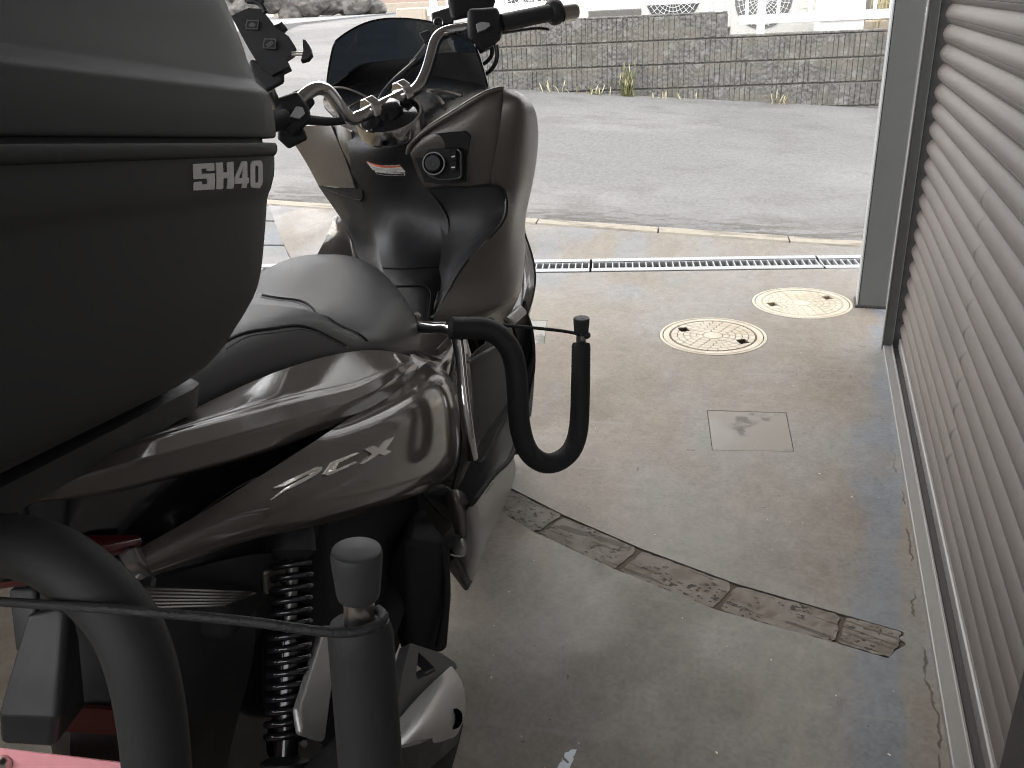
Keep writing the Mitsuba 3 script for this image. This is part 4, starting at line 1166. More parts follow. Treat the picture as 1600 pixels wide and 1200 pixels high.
# ---- windscreen
rows6 = [
    [(-0.1699, 1.1, 0.9916), (-0.1329, 1.18, 0.9942), (-0.0359, 1.22, 0.9928), (0.0828, 1.15, 0.9902), (0.1649, 1.05, 0.9841)],
    [(-0.1572, 1.09, 1.0264), (-0.118, 1.16, 1.0356), (-0.0228, 1.19, 1.0364), (0.0891, 1.12, 1.0299), (0.1594, 1.045, 1.0148)],
    [(-0.1426, 1.08, 1.0567), (-0.1004, 1.135, 1.0754), (-0.0126, 1.16, 1.0779), (0.0916, 1.09, 1.0656), (0.1537, 1.035, 1.0443)],
    [(-0.1297, 1.07, 1.0761), (-0.0869, 1.11, 1.1033), (-0.0018, 1.125, 1.1084), (0.0912, 1.07, 1.0907), (0.1488, 1.025, 1.0622)],
]
wsg = grid(rows6, 40, 24)
ws = (wsg.reshape(-1, 3), np.array([[i * 40 + j, i * 40 + j + 1, (i + 1) * 40 + j + 1, (i + 1) * 40 + j] for i in range(23) for j in range(39)]))
sp('windscreen', ws, 'smoke', True)
sp('windscreen__rim', tube([wsg[0, 0], wsg[6, 0], wsg[14, 0], wsg[22, 0], wsg[23, 1], wsg[23, 10], wsg[23, 20], wsg[23, 30], wsg[23, 38], wsg[22, 39], wsg[14, 39], wsg[6, 39], wsg[0, 39]], .0022, 90, 6), 'black_gloss', 40)
# inner black shroud behind the screen
rows7 = [
    [(-0.1634, 1.09, 0.9911), (-0.1199, 1.14, 0.9851), (-0.0225, 1.17, 0.9794), (0.0893, 1.12, 0.9808), (0.1721, 1.01, 0.9865)],
    [(-0.1375, 1.085, 1.0027), (-0.1022, 1.12, 1.0176), (-0.0096, 1.14, 1.0214), (0.0873, 1.09, 1.0252), (0.1651, 1.003, 1.0222)],
    [(-0.1161, 1.085, 1.0161), (-0.0913, 1.12, 1.0314), (-0.0276, 1.14, 1.0373), (0.0703, 1.09, 1.0462), (0.1558, 1.005, 1.0481)],
]
sp('screen_shroud', panel(rows7, 30, 14, .003), 'black_matt', 50)

# ---- handlebar
stem_c = np.array((0.0203, 0.8942, 0.9534))
sax = np.array([0, -.44, .898])
sp('stem_cover', lathe([(.056, -.02), (.0605, -.012), (.0605, .004), (.0585, .0105), (.0545, .0105), (.0525, .004), (.0525, -.02)], stem_c, sax, 48), 'chrome', 50)
sp('stem_cover__boss', lathe([(.0535, -.015), (.0535, .002), (.048, .006), (.034, .008), (.027, .012), (.024, .026), (.018, .03), (0, .03)], stem_c, sax, 40), 'black_gloss', 40)
bar_pts_l = [(-0.08, 0.7384, 0.9987), (-0.07, 0.7624, 1.0104), (-0.0615, 0.7836, 1.0164), (-0.0512, 0.8004, 1.0121), (-0.0369, 0.809, 0.9878), (-0.0251, 0.8236, 0.9654), (-0.0141, 0.8366, 0.9646), (-0.0024, 0.8639, 0.9704), (0.0157, 0.8995, 0.9795), (0.0357, 0.9352, 0.988), (0.0515, 0.9641, 0.9955), (0.0615, 0.9846, 1.0119), (0.068, 1.0162, 1.0419), (0.0739, 1.0415, 1.0708), (0.0859, 1.0549, 1.0828), (0.1098, 1.0674, 1.0873), (0.1431, 1.081, 1.0904)]
sp('handlebar', tube(bar_pts_l, .0112, 120, 18), 'chrome', 60)
HB_ = S + '__handlebar'
for c, nm in ((np.array((-0.0026, 0.8674, 0.9783)), 0), (np.array((0.0348, 0.9339, 0.9978)), 1)):
    d = np.array((0.0351, 0.9298, 0.9886)) - np.array((-0.0024, 0.8648, 0.9723)); d /= np.linalg.norm(d)
    up = np.array([0, -.3, .95]); up -= d * (up @ d); up /= np.linalg.norm(up)
    fwd_ = np.cross(up, d)
    pts = [c + d * a + up * b + fwd_ * e for a in (-.0065, .0065) for b, e in ((-.010, -.018), (-.010, .018), (.009, -.011), (.009, .011), (.0135, .0))]
    add(HB_ + '__clamp', rounded_hull(pts, .003, 2), 'chrome', 50)
    add(HB_ + '__riser', tube([c - up * .012, c - up * .045 - sax * .01], .017, 4, 18), 'black_plastic', 40)
# grips
gr_a, gr_b = np.array((0.186, 1.1026, 1.0945)), np.array((0.253, 1.1542, 1.1048))
add(HB_ + '__grip', tube([gr_a, gr_a * .5 + gr_b * .5, gr_b, np.array((0.2704, 1.1698, 1.1071))], [.0155, .016, .0155, .016], 30, 20), 'grip_rubber', 50)
add(HB_ + '__grip_flange', lathe([(.0, -.012), (.019, -.012), (.0235, -.006), (.0235, .006), (.019, .012), (0, .012)], np.array((0.2744, 1.1766, 1.1079)), gr_b - gr_a, 24), 'grip_rubber', 40)
add(HB_ + '__bar_end', lathe([(.0, -.016), (.0165, -.016), (.0165, .012), (.0145, .017), (0, .018)], np.array((0.2994, 1.1922, 1.1065)), gr_b - gr_a, 24), 'steel', 40)
# right switch housing, brake master cylinder
sw = rounded_hull([(0.139, 1.0679, 1.1125), (0.1404, 1.049, 1.07), (0.1735, 1.0971, 1.1126), (0.1784, 1.0796, 1.0716), (0.1524, 1.0553, 1.054), (0.1616, 1.0817, 1.0589), (0.136, 1.1137, 1.0919), (0.1657, 1.13, 1.0901), (0.1814, 1.0999, 1.0904)], .009, 2)
add(HB_ + '__switch_housing', sw, 'black_plastic', 50)
add(HB_ + '__switch_housing__button', slab([(0.1504, 1.0436, 1.0956), (0.1593, 1.047, 1.0994), (0.1723, 1.0517, 1.0966), (0.1747, 1.0503, 1.0923), (0.1658, 1.0458, 1.0864), (0.1542, 1.0386, 1.0828)], .006), 'switch_grey', False)
mc = rounded_hull([(0.094, 1.1007, 1.1312), (0.0929, 1.1156, 1.1648), (0.1419, 1.1468, 1.1627), (0.1596, 1.1478, 1.1323), (0.1553, 1.1411, 1.1193), (0.0994, 1.0919, 1.1094), (0.0942, 1.1805, 1.1597), (0.1343, 1.1979, 1.1557)], .007, 2)
add(HB_ + '__master_cylinder', mc, 'black_plastic', 50)
ar = rounded_hull([(0.0564, 1.1073, 1.1131), (0.0856, 1.1165, 1.1205), (0.0886, 1.1081, 1.1006), (0.0592, 1.1009, 1.0976), (0.0624, 1.1405, 1.1099)], .005, 2)
add(HB_ + '__mirror_boss', ar, 'black_plastic', 40)
add(HB_ + '__mirror_boss__hole', lathe([(.0072, 0), (.0085, .001), (.0095, 0), (.0095, -.004)], np.array((0.0692, 1.0876, 1.1009)), CAM - np.array((0.0692, 1.0876, 1.1009)) + [0, -.2, 0], 20), 'steel', 40)
lev = tube([(0.1069, 1.0855, 1.0917), (0.1092, 1.104, 1.0822), (0.1592, 1.1777, 1.0751), (0.2319, 1.2388, 1.0793), (0.2545, 1.2418, 1.0759)], [.010, .011, .007, .006, .005], 30, 10, flat=.6)
add(HB_ + '__brake_lever', lev, 'black_plastic', 50)
add(HB_ + '__bracket', rounded_hull([(0.1133, 1.0673, 1.0856), (0.1293, 1.0721, 1.0891), (0.1183, 1.0624, 1.0725), (0.1311, 1.0637, 1.0697)], .006, 1), 'black_plastic', 40)
# cables and hoses
def cable(pts, r=.0042, mat='cable'):
    add(HB_ + '__cable', tube(pts, r, 50, 10), mat, 60)
cable([(0.1788, 1.0739, 1.0587), (0.1787, 1.074, 1.0344), (0.1611, 1.0827, 1.0119), (0.1177, 1.1129, 0.9994), (0.0652, 1.1413, 0.9867), (0.0168, 1.1739, 0.9816)])
cable([(0.1686, 1.082, 1.0564), (0.167, 1.0857, 1.0407), (0.1443, 1.0954, 1.0229), (0.0882, 1.1327, 1.0069), (0.0289, 1.184, 0.9987)])
cable([(0.0613, 1.0646, 1.0658), (0.0478, 1.0554, 1.0512), (0.0293, 1.0325, 1.0334), (0.0086, 0.9849, 1.0113), (-0.0099, 0.9595, 0.9879), (-0.0169, 0.9372, 0.9665)], .0048)
add(HB_ + '__cable_boot', tube([(0.0533, 1.0603, 1.0596), (0.0388, 1.0499, 1.043), (0.0244, 1.036, 1.0311)], [.010, .0085, .0065], 20, 12), 'rubber', 50)
add(HB_ + '__banjo', rounded_hull([(0.0357, 1.0778, 1.0816), (0.0484, 1.082, 1.0854), (0.0443, 1.0735, 1.0682), (0.0535, 1.0781, 1.0743)], .003, 1), 'black_plastic', 40)
add(HB_ + '__cable', tube([(-0.0992, 0.7258, 0.9794), (-0.0699, 0.751, 0.9726), (-0.0453, 0.7963, 0.9633), (-0.0277, 0.8328, 0.9623)], [.010, .008, .007, .006], 30, 10), 'cable', 50)
# left switch housing and grip (mostly behind the top case)
swl = rounded_hull([(-0.0929, 0.7157, 1.0035), (-0.0918, 0.7016, 0.9717), (-0.076, 0.7326, 1.0088), (-0.0659, 0.7368, 0.9889), (-0.0635, 0.7314, 0.9759), (-0.0813, 0.7099, 0.9607), (-0.1153, 0.7627, 0.994)], .008, 2)
add(HB_ + '__switch_housing', swl, 'black_plastic', 50)
add(HB_ + '__switch_housing__button', slab([(-0.0729, 0.6944, 0.9846), (-0.0637, 0.7025, 0.9985), (-0.0561, 0.7084, 0.9957), (-0.052, 0.7055, 0.9875), (-0.0596, 0.6988, 0.9809)], .006), 'switch_grey', False)
add(HB_ + '__grip', tube([(-0.0882, 0.7067, 0.9815), (-0.1115, 0.654, 0.9738), (-0.1384, 0.6062, 0.9664)], .0158, 20, 18), 'grip_rubber', 50)
add(HB_ + '__clamp_block', rounded_hull([(-0.0848, 0.754, 1.0107), (-0.071, 0.7582, 1.0138), (-0.0647, 0.7632, 0.9975), (-0.0724, 0.7577, 0.9886), (-0.0895, 0.7822, 1.0011)], .006, 1), 'black_plastic', 40)
add(HB_ + '__lower_housing', rounded_hull([(-0.1005, 0.7169, 0.9602), (-0.0751, 0.732, 0.9575), (-0.0708, 0.7286, 0.9481), (-0.0924, 0.7201, 0.9389), (-0.1002, 0.7128, 0.951)], .006, 1), 'black_plastic', 40)

# ---- caution label on the centre column
tg = grid(rows_tunnel, 90, 160)
tn_ = gnormals(tg).reshape(-1, 3)
tp_ = tg.reshape(-1, 3)
if np.sum(tn_ * (CAM - tp_)) < 0:
    tn_ = -tn_
TUN = (cKDTree(tp_), tp_, tn_)
LB = S + '__centre_tunnel__caution_label'
def sticker(key, pts, mat, lift):
    add(key, decal([pts], lift, TUN, .005, .001), mat, False)
sticker(LB, [(-0.0363, 0.9, 0.8728), (-0.0036, 0.9, 0.8701), (0.0283, 0.9, 0.873), (0.0334, 0.9, 0.8532), (0.0039, 0.9, 0.8507), (-0.0295, 0.9, 0.8534)], 'label_white', .0008)
sticker(LB + '_heading', [(-0.0363, 0.9, 0.8728), (-0.0036, 0.9, 0.8701), (0.0283, 0.9, 0.873), (0.0293, 0.9, 0.8679), (-0.003, 0.9, 0.865), (-0.0351, 0.9, 0.8677)], 'label_red', .0011)
sticker(LB + '_frame', [(-0.0249, 0.9, 0.8516), (0.0037, 0.9, 0.8496), (0.0326, 0.9, 0.8509), (0.0312, 0.9, 0.8436), (0.0029, 0.9, 0.8418), (-0.0227, 0.9, 0.8444)], 'label_white', .0008)
sticker(LB + '_frame', [(-0.0232, 0.9, 0.8505), (0.0036, 0.9, 0.8486), (0.0308, 0.9, 0.8498), (0.0298, 0.9, 0.8446), (0.003, 0.9, 0.843), (-0.0214, 0.9, 0.8454)], 'label_black', .0011)
for l in ([(-0.0296, 0.9, 0.8633), (-0.0022, 0.9, 0.8609), (0.0243, 0.9, 0.8631), (0.0242, 0.9, 0.8622), (-0.0023, 0.9, 0.86), (-0.0297, 0.9, 0.8624)],
          [(-0.0287, 0.9, 0.8604), (-0.0025, 0.9, 0.8581), (0.0275, 0.9, 0.8599), (0.0274, 0.9, 0.859), (-0.0026, 0.9, 0.8572), (-0.0288, 0.9, 0.8595)],
          [(-0.0278, 0.9, 0.8575), (-0.0028, 0.9, 0.8552), (0.0188, 0.9, 0.8565), (0.0187, 0.9, 0.8556), (-0.0029, 0.9, 0.8543), (-0.028, 0.9, 0.8566)]):
    sticker(LB + '_line', l, 'switch_grey', .0011)

# ---- front crash bar that carries the hook
cb = tube([(0.09, 0.6412, 0.6672), (0.12, 0.6196, 0.6725), (0.165, 0.5886, 0.6817), (0.185, 0.5774, 0.6843), (0.198, 0.5637, 0.6816), (0.204, 0.5537, 0.6642), (0.212, 0.5268, 0.6194), (0.22, 0.5082, 0.5607), (0.222, 0.5167, 0.5023)], .0088, 80, 16)
sp('chrome_bar', cb, 'chrome', 60)
sp('chrome_bar__bracket', slab([(0.12, 0.6156, 0.6824), (0.17, 0.6057, 0.6859), (0.17, 0.6072, 0.6781), (0.12, 0.6135, 0.6758)], .006), 'chrome_dull', False)
sp('chrome_bar__bolt', lathe([(0, .006), (.004, .006), (.006, 0)], np.array((0.12, 0.6314, 0.6863)), [0, -.5, 1], 12), 'steel', 30)

# ---- lower body: black inner side below the seat, floor board, skirts
rows8 = [
    [(0.13, 0.8066, 0.4924), (0.12, 0.9501, 0.4842), (0.11, 1.3596, 0.3844), (0.12, 1.674, 0.276)],
    [(0.14, 0.7759, 0.4293), (0.13, 0.9681, 0.3919), (0.13, 1.3121, 0.2851), (0.14, 1.586, 0.1953)],
    [(0.15, 0.7451, 0.3666), (0.14, 0.9607, 0.3076), (0.15, 1.1855, 0.2259), (0.17, 1.3346, 0.1706)],
]
sp('inner_side', panel(rows8, 20, 14, .004), 'black_matt', 50)
sp('under_seat_tub', rounded_hull([(-.10, .0, .60), (.10, .0, .60), (-.10, .0, .76), (.10, .0, .76), (-.095, .60, .52), (.095, .60, .52), (-.09, .62, .655), (.09, .62, .655), (.11, .3, .70), (-.11, .3, .70)], .015, 2), 'black_matt', 40)
sp('inner_side__top_panel', panel([[(0.1, 0.7958, 0.5655), (0.095, 0.9067, 0.5492), (0.09, 1.0381, 0.5162)], [(0.115, 0.7758, 0.5406), (0.115, 0.859, 0.5266), (0.11, 0.9679, 0.4933)], [(0.13, 0.7501, 0.5298), (0.13, 0.8128, 0.5128), (0.12, 0.9189, 0.4753)]], 12, 10, .004), 'paint', 50)
sp('inner_side__edge', tube([(0.135, 0.8644, 0.5119), (0.13, 1.0516, 0.4589), (0.125, 1.3619, 0.3703)], .003, 12, 8), 'black_plastic', 40)
blk = panel([[(0.14, 0.7327, 0.5438), (0.135, 0.8018, 0.5454), (0.13, 0.8985, 0.5162)], [(0.165, 0.6655, 0.5093), (0.16, 0.7306, 0.4965), (0.15, 0.8258, 0.4583)], [(0.17, 0.6525, 0.4436), (0.168, 0.7022, 0.417), (0.16, 0.7698, 0.3831)], [(0.16, 0.6026, 0.3851), (0.165, 0.6538, 0.3776), (0.165, 0.7152, 0.3643)]], 10, 24, .004)
sp('inner_side__pillar', blk, 'black_plastic', 50)
sp('inner_side__gusset', slab([(0.17, 0.6013, 0.5672), (0.165, 0.6894, 0.5267), (0.17, 0.6633, 0.5105), (0.172, 0.5987, 0.5303)], .01), 'silver_paint', False)
floor = panel([
    [(0.175, 0.5735, 0.4035), (0.172, 0.6482, 0.394), (0.172, 0.7457, 0.3939), (0.175, 0.8747, 0.3816), (0.18, 1.052, 0.355)],
    [(0.2, 0.5269, 0.4215), (0.198, 0.6164, 0.41), (0.2, 0.7277, 0.4049), (0.205, 0.8229, 0.402), (0.21, 0.9538, 0.3943)],
    [(0.235, 0.4403, 0.4691), (0.24, 0.5081, 0.4582), (0.245, 0.595, 0.4394), (0.247, 0.7003, 0.4118), (0.24, 0.8394, 0.4289)]], 24, 12, .008)
sp('floor_board', floor, 'black_plastic', 45)
sp('floor_board', mir(floor), 'black_plastic', 45)
sp('floor_board__mat_line', tube([(0.215, 0.5328, 0.4965), (0.215, 0.5905, 0.4533), (0.215, 0.6641, 0.4396), (0.215, 0.8078, 0.4233)], .002, 24, 6), 'black_matt', 40)
sp('floor_board__edge', tube([(0.178, 0.5625, 0.4079), (0.205, 0.5117, 0.4276), (0.237, 0.4325, 0.4729), (0.243, 0.4956, 0.4646), (0.248, 0.5813, 0.4461), (0.25, 0.6854, 0.4188), (0.243, 0.8233, 0.4354), (0.25, 0.9235, 0.4986)], .0042, 60, 8), 'black_matt', 50)
skirt = panel([
    [(0.17, 0.4978, 0.3673), (0.2, 0.4736, 0.4145), (0.237, 0.4317, 0.4702), (0.244, 0.4947, 0.4618), (0.249, 0.5807, 0.443), (0.25, 0.69, 0.4125)],
    [(0.17, 0.5156, 0.3186), (0.205, 0.4811, 0.3694), (0.236, 0.4539, 0.413), (0.24, 0.536, 0.4008), (0.242, 0.6285, 0.3808), (0.242, 0.7457, 0.3513)],
    [(0.17, 0.5658, 0.2508), (0.2, 0.5188, 0.3039), (0.222, 0.5001, 0.3361), (0.226, 0.5749, 0.3323), (0.226, 0.683, 0.3145), (0.226, 0.7809, 0.2959)],
    [(0.165, 0.6246, 0.1812), (0.18, 0.6051, 0.1998), (0.19, 0.6079, 0.2218), (0.195, 0.6537, 0.2373), (0.2, 0.7349, 0.2387), (0.2, 0.8356, 0.2254)]], 24, 18, .004)
sp('side_skirt', skirt, 'silver_paint', 50)
sp('side_skirt', mir(skirt), 'silver_paint', 50)
fl = panel([[(0.225, 0.8651, 0.6003), (0.235, 0.9098, 0.5946), (0.24, 0.9353, 0.6113)], [(0.225, 0.9228, 0.4982), (0.24, 0.9418, 0.511), (0.25, 0.9269, 0.5132)], [(0.21, 0.949, 0.3751), (0.235, 0.9053, 0.4247), (0.245, 0.9061, 0.4248)], [(0.2, 0.9246, 0.2923), (0.235, 0.7898, 0.3681), (0.242, 0.7952, 0.3843)]], 12, 24, .006)
sp('front_skirt', fl, 'black_plastic', 45)
sp('front_skirt', mir(fl), 'black_plastic', 45)
sp('front_skirt__flap', rounded_hull([(0.235, 0.7683, 0.6328), (0.24, 0.8657, 0.62), (0.245, 0.8755, 0.6093), (0.24, 0.7871, 0.6214)], .006, 1), 'paint_satin', 40)

# ---- passenger step
step = panel([[(0.17, 0.4266, 0.4937), (0.19, 0.4514, 0.4919), (0.205, 0.4705, 0.4717), (0.205, 0.5031, 0.442)], [(0.185, 0.3936, 0.4967), (0.21, 0.4099, 0.4915), (0.22, 0.4556, 0.4553), (0.215, 0.5, 0.4159)], [(0.19, 0.4368, 0.4454), (0.212, 0.4325, 0.442), (0.22, 0.4627, 0.4083), (0.212, 0.5084, 0.3693)], [(0.185, 0.4789, 0.3928), (0.2, 0.4773, 0.3856), (0.205, 0.503, 0.3544), (0.2, 0.5338, 0.3232)]], 14, 18, .006)
sp('passenger_step', rounded_hull([(0.16, 0.4618, 0.4697), (0.17, 0.515, 0.4476), (0.18, 0.5546, 0.4092), (0.18, 0.577, 0.365), (0.16, 0.5675, 0.3573)], .006, 1), 'black_plastic', 40)
PS = S + '__passenger_step'
pg_ = panel([
    [(0.195, 0.4466, 0.4789), (0.212, 0.4268, 0.4993), (0.218, 0.4518, 0.4826), (0.214, 0.4957, 0.4459)],
    [(0.2, 0.4404, 0.4613), (0.22, 0.4162, 0.4841), (0.226, 0.4412, 0.4658), (0.219, 0.4889, 0.4232)],
    [(0.2, 0.4534, 0.4276), (0.22, 0.4255, 0.4503), (0.226, 0.4483, 0.4338), (0.218, 0.4932, 0.3927)],
    [(0.196, 0.4783, 0.3893), (0.212, 0.4565, 0.4004), (0.217, 0.4695, 0.3875), (0.211, 0.505, 0.3583)]], 18, 24, .006)
add(PS + '__peg', pg_, 'paint', 50)
add(PS + '__pad', panel([
    [(0.197, 0.474, 0.3888), (0.212, 0.4591, 0.3952), (0.217, 0.4891, 0.379)],
    [(0.196, 0.4664, 0.3776), (0.212, 0.4551, 0.3819), (0.215, 0.4927, 0.3611)],
    [(0.19, 0.473, 0.3597), (0.203, 0.4654, 0.3601), (0.206, 0.4947, 0.341)]], 14, 12, .006), 'silver_paint', 50)
add(PS + '__edge', tube([(0.224, 0.4696, 0.4469), (0.226, 0.4706, 0.4217), (0.22, 0.4899, 0.381), (0.211, 0.4942, 0.3525), (0.205, 0.4758, 0.3518), (0.19, 0.465, 0.3605)], .0022, 30, 8), 'chrome_dull', 50)

# ---- engine block, radiator cover, rear wheel, swing arm, shocks
sp('engine_block', rounded_hull([(-.09, .16, .34), (.10, .16, .36), (.10, .22, .60), (-.09, .22, .60), (.11, .56, .52), (-.10, .56, .52), (.11, .56, .28), (-.10, .56, .26), (.10, .25, .24), (-.09, .25, .24)], .02, 2), 'black_matt', 45)
sp('engine_cover', rounded_hull([(0.16, 0.3716, 0.4406), (0.19, 0.4217, 0.3975), (0.19, 0.4073, 0.3277), (0.18, 0.397, 0.2452), (0.15, 0.351, 0.2753), (0.12, 0.3859, 0.3721), (0.12, 0.5277, 0.3921)], .012, 2), 'black_matt', 45)
sp('belly_pan', rounded_hull([(-.12, .5, .24), (.12, .5, .24), (-.12, .5, .42), (.12, .5, .44), (-.12, .85, .24), (.12, .85, .24), (-.12, .85, .40), (.12, .85, .40)], .015, 1), 'black_matt', 40)
sp('engine_cover__rim', tube([(0.194, 0.4119, 0.4157), (0.2, 0.4, 0.3686), (0.198, 0.3797, 0.3151), (0.19, 0.3597, 0.2721)], .0045, 24, 8), 'black_matt', 45)
sp('lower_cowl', rounded_hull([(0.17, 0.5204, 0.3338), (0.18, 0.6033, 0.2108), (0.175, 0.588, 0.204), (0.16, 0.5449, 0.2845), (0.19, 0.4843, 0.3422)], .005, 1), 'black_plastic', 40)
def wheel(key, c, R, w, rim):
    prof = [(rim, -w * .38), (R * .86, -w / 2), (R * .95, -w * .42), (R, -w * .15), (R, w * .15), (R * .95, w * .42), (R * .86, w / 2), (rim, w * .38)]
    add(key + '__tyre', lathe(prof, c, [1, 0, 0], 48), 'dark_tyre', 35)
    add(key + '__rim', lathe([(.03, -.03), (rim, -w * .3), (rim + .004, -w * .38), (rim + .004, w * .38), (rim, w * .3), (.03, .03)], c, [1, 0, 0], 48), 'black_gloss', 35)
wheel(S + '__rear_wheel', [0, .16, .285], .27, .125, .18)
wheel(S + '__front_wheel', [-.0, 1.30, .265], .265, .105, .18)
for sx in (-1, 1):
    sp('fork_leg', tube([(sx * .075, 1.02, .72), (sx * .075, 1.29, .27)], .02, 8, 14), 'black_gloss', 40)
sp('front_fender', panel([[(-.07, 1.02, .42), (-.07, 1.2, .55), (-.07, 1.45, .50)], [(0, 1.0, .44), (0, 1.2, .58), (0, 1.47, .52)], [(.07, 1.02, .42), (.07, 1.2, .55), (.07, 1.45, .50)]], 16, 10, .004, out=(0, 1.2, 3)), 'paint', 40)
sp('swing_arm', tube([(.115, .50, .36), (.125, .25, .34), (.12, .13, .33)], [.03, .028, .03], 12, 14), 'black_matt', 40)
sp('swing_arm', tube([(-.115, .50, .36), (-.125, .25, .34), (-.12, .13, .33)], [.04, .04, .045], 12, 14), 'black_matt', 40)
# right shock absorber: rod, coil spring, caps
sa_, sb_ = np.array((0.145, 0.0756, 0.6429)), np.array((0.165, -0.0504, 0.4751))
sdir = sb_ - sa_
L_ = np.linalg.norm(sdir); sdir /= L_
sh = S + '__shock_absorber'
def shock(a, b, mirror=False):
    d = (b - a); L = np.linalg.norm(d); d = d / L
    e1 = np.cross(d, [0, 1, 0]); e1 /= np.linalg.norm(e1); e2 = np.cross(d, e1)
    nt = 15
    th = np.linspace(0, 2 * np.pi * nt, nt * 18)
    hgt = np.linspace(.02, L - .022, len(th))
    hx = a + d * hgt[:, None] + .0185 * (np.cos(th)[:, None] * e1 + np.sin(th)[:, None] * e2)
    f = mir if mirror else (lambda m: m)
    k = add(sh, f(tube([a - d * .01, b + d * .03], .0062, 4, 14)), 'dull_rod', 40)
    add(k + '__coil_spring', f(tube(hx, .0036, straight=True, sides=8)), 'black_gloss', 60)
    add(k + '__upper_cap', f(lathe([(0, -.03), (.014, -.03), (.022, -.005), (.023, .008), (.012, .018)], a, d, 24)), 'black_plastic', 40)
    add(k + '__lower_cap', f(lathe([(.012, -.012), (.023, -.006), (.023, .004), (.016, .03), (0, .034)], b, d, 24)), 'black_plastic', 40)
    add(k + '__damper_body', f(tube([a + d * L * .45, b], .0115, 4, 16)), 'black_gloss', 40)
shock(sa_, sb_)

# rear inner fender and licence plate carrier
rows9 = [
    [(0.11, -0.0887, 0.7168), (0.12, -0.028, 0.6898), (0.13, 0.0292, 0.6602), (0.135, 0.0779, 0.6297)],
    [(0.1, -0.0837, 0.6994), (0.115, -0.0258, 0.6707), (0.125, 0.04, 0.6229), (0.13, 0.0803, 0.6055)],
    [(0.09, -0.0789, 0.6817), (0.1, -0.0189, 0.6464), (0.115, 0.0636, 0.5885), (0.118, 0.0829, 0.5823)]]
sp('under_cowl', panel(rows9, 20, 12, .005), 'black_plastic', 45)
sp('under_cowl', mir(panel(rows9, 20, 12, .005)), 'black_plastic', 45)
sp('under_cowl__bracket', rounded_hull([(0.128, 0.0429, 0.6286), (0.135, 0.0694, 0.6153), (0.132, 0.0636, 0.5981), (0.125, 0.0453, 0.6057)], .004, 1), 'paint_satin', 40)
fend = panel([
    [(0, -0.0693, 0.6759), (0.05, -0.0538, 0.6687), (0.085, -0.0183, 0.6374), (0.1, 0.0611, 0.5769)],
    [(0, -0.0816, 0.623), (0.05, -0.0673, 0.6088), (0.08, -0.0234, 0.5696), (0.09, 0.0496, 0.5103)],
    [(0, -0.1028, 0.5695), (0.045, -0.0831, 0.5482), (0.07, -0.0429, 0.5031), (0.075, 0.02, 0.4488)],
    [(0, -0.1263, 0.5103), (0.04, -0.1017, 0.4804), (0.06, -0.0644, 0.4321), (0.06, -0.0147, 0.3741)]], 20, 22, .004)
sp('rear_fender', fend, 'black_plastic', 45)
sp('rear_fender', mir(fend), 'black_plastic', 45)
sp('reflector', slab([(-0.0008, -0.105, 0.5834), (0.0605, -0.1, 0.5806), (0.0579, -0.105, 0.5571), (-0.0042, -0.11, 0.5589)], .006), 'amber_lens', False)
lampm = rounded_hull([(0.0209, -0.125, 0.6968), (0.0476, -0.125, 0.7057), (0.0094, -0.165, 0.6377), (0.0514, -0.165, 0.6419), (0.0025, -0.165, 0.6126), (0.0402, -0.165, 0.6151), (0.0321, -0.11, 0.6647), (0.0282, -0.12, 0.6046)], .006, 2)
sp('plate_lamp', lampm, 'black_plastic', 45)
sp('plate_lamp__stay', rounded_hull([(-0.0159, -0.1, 0.7013), (0.0026, -0.1, 0.703), (0.0079, -0.12, 0.6706), (-0.0065, -0.12, 0.6624)], .004, 1), 'black_plastic', 40)
A_ = [np.array((-0.0988, -0.155, 0.5825)), np.array((0.1551, -0.155, 0.5842))]
dn = np.array([0, -.022, -.105])
pl = slab([A_[0], A_[1], A_[1] + dn, A_[0] + dn], .0015)
sp('licence_plate', pl, 'pink_plate', False)
for t, up_ in ((.31, .012), (.80, .012)):
    c = A_[0] * (1 - t) + A_[1] * t + dn * .10 + np.array([0, -.003, 0])
    sp('licence_plate__bolt', lathe([(0, .006), (.005, .006), (.0065, .003), (.0065, -.002)], c, [0, -1, .2], 16), 'steel', 30)

# ---- muffler
mz = [(0.25, -0.1801, 0.5711), (0.26, -0.0921, 0.5352), (0.262, 0.032, 0.4618), (0.25, 0.2049, 0.3453)]
sp('muffler', tube([(0.215, -0.188, 0.4963), (0.235, -0.1093, 0.4741), (0.238, 0.0071, 0.4187), (0.222, 0.1777, 0.3207), (0.195, 0.3118, 0.2267)], [.055, .06, .06, .050, .04], 30, 24), 'black_matt', 45)
MF = S + '__muffler'
shield = panel([
    [(0.285, -0.144, 0.5891), (0.292, -0.0722, 0.5719), (0.29, 0.0192, 0.5246), (0.278, 0.1387, 0.4435)],
    [(0.305, -0.1703, 0.6162), (0.316, -0.1056, 0.6004), (0.312, -0.0058, 0.5421), (0.292, 0.1291, 0.4297)],
    [(0.312, -0.1611, 0.5959), (0.325, -0.1034, 0.5891), (0.318, -0.0002, 0.5177), (0.298, 0.1167, 0.4214)],
    [(0.3, -0.1064, 0.5201), (0.312, -0.0405, 0.5063), (0.306, 0.0518, 0.4389), (0.292, 0.1275, 0.3817)],
    [(0.285, -0.0631, 0.4607), (0.295, 0.0125, 0.4398), (0.29, 0.0972, 0.3792), (0.282, 0.1472, 0.3488)]], 24, 26, .004)
add(MF + '__heat_shield', shield, 'silver_paint', 50)
hp = [np.array(p) for p in ((0.288, -0.0654, 0.5646), (0.272, 0.0015, 0.5499), (0.262, 0.0666, 0.5313), (0.268, 0.1378, 0.4562), (0.274, 0.1636, 0.4209), (0.288, 0.0243, 0.5179))]
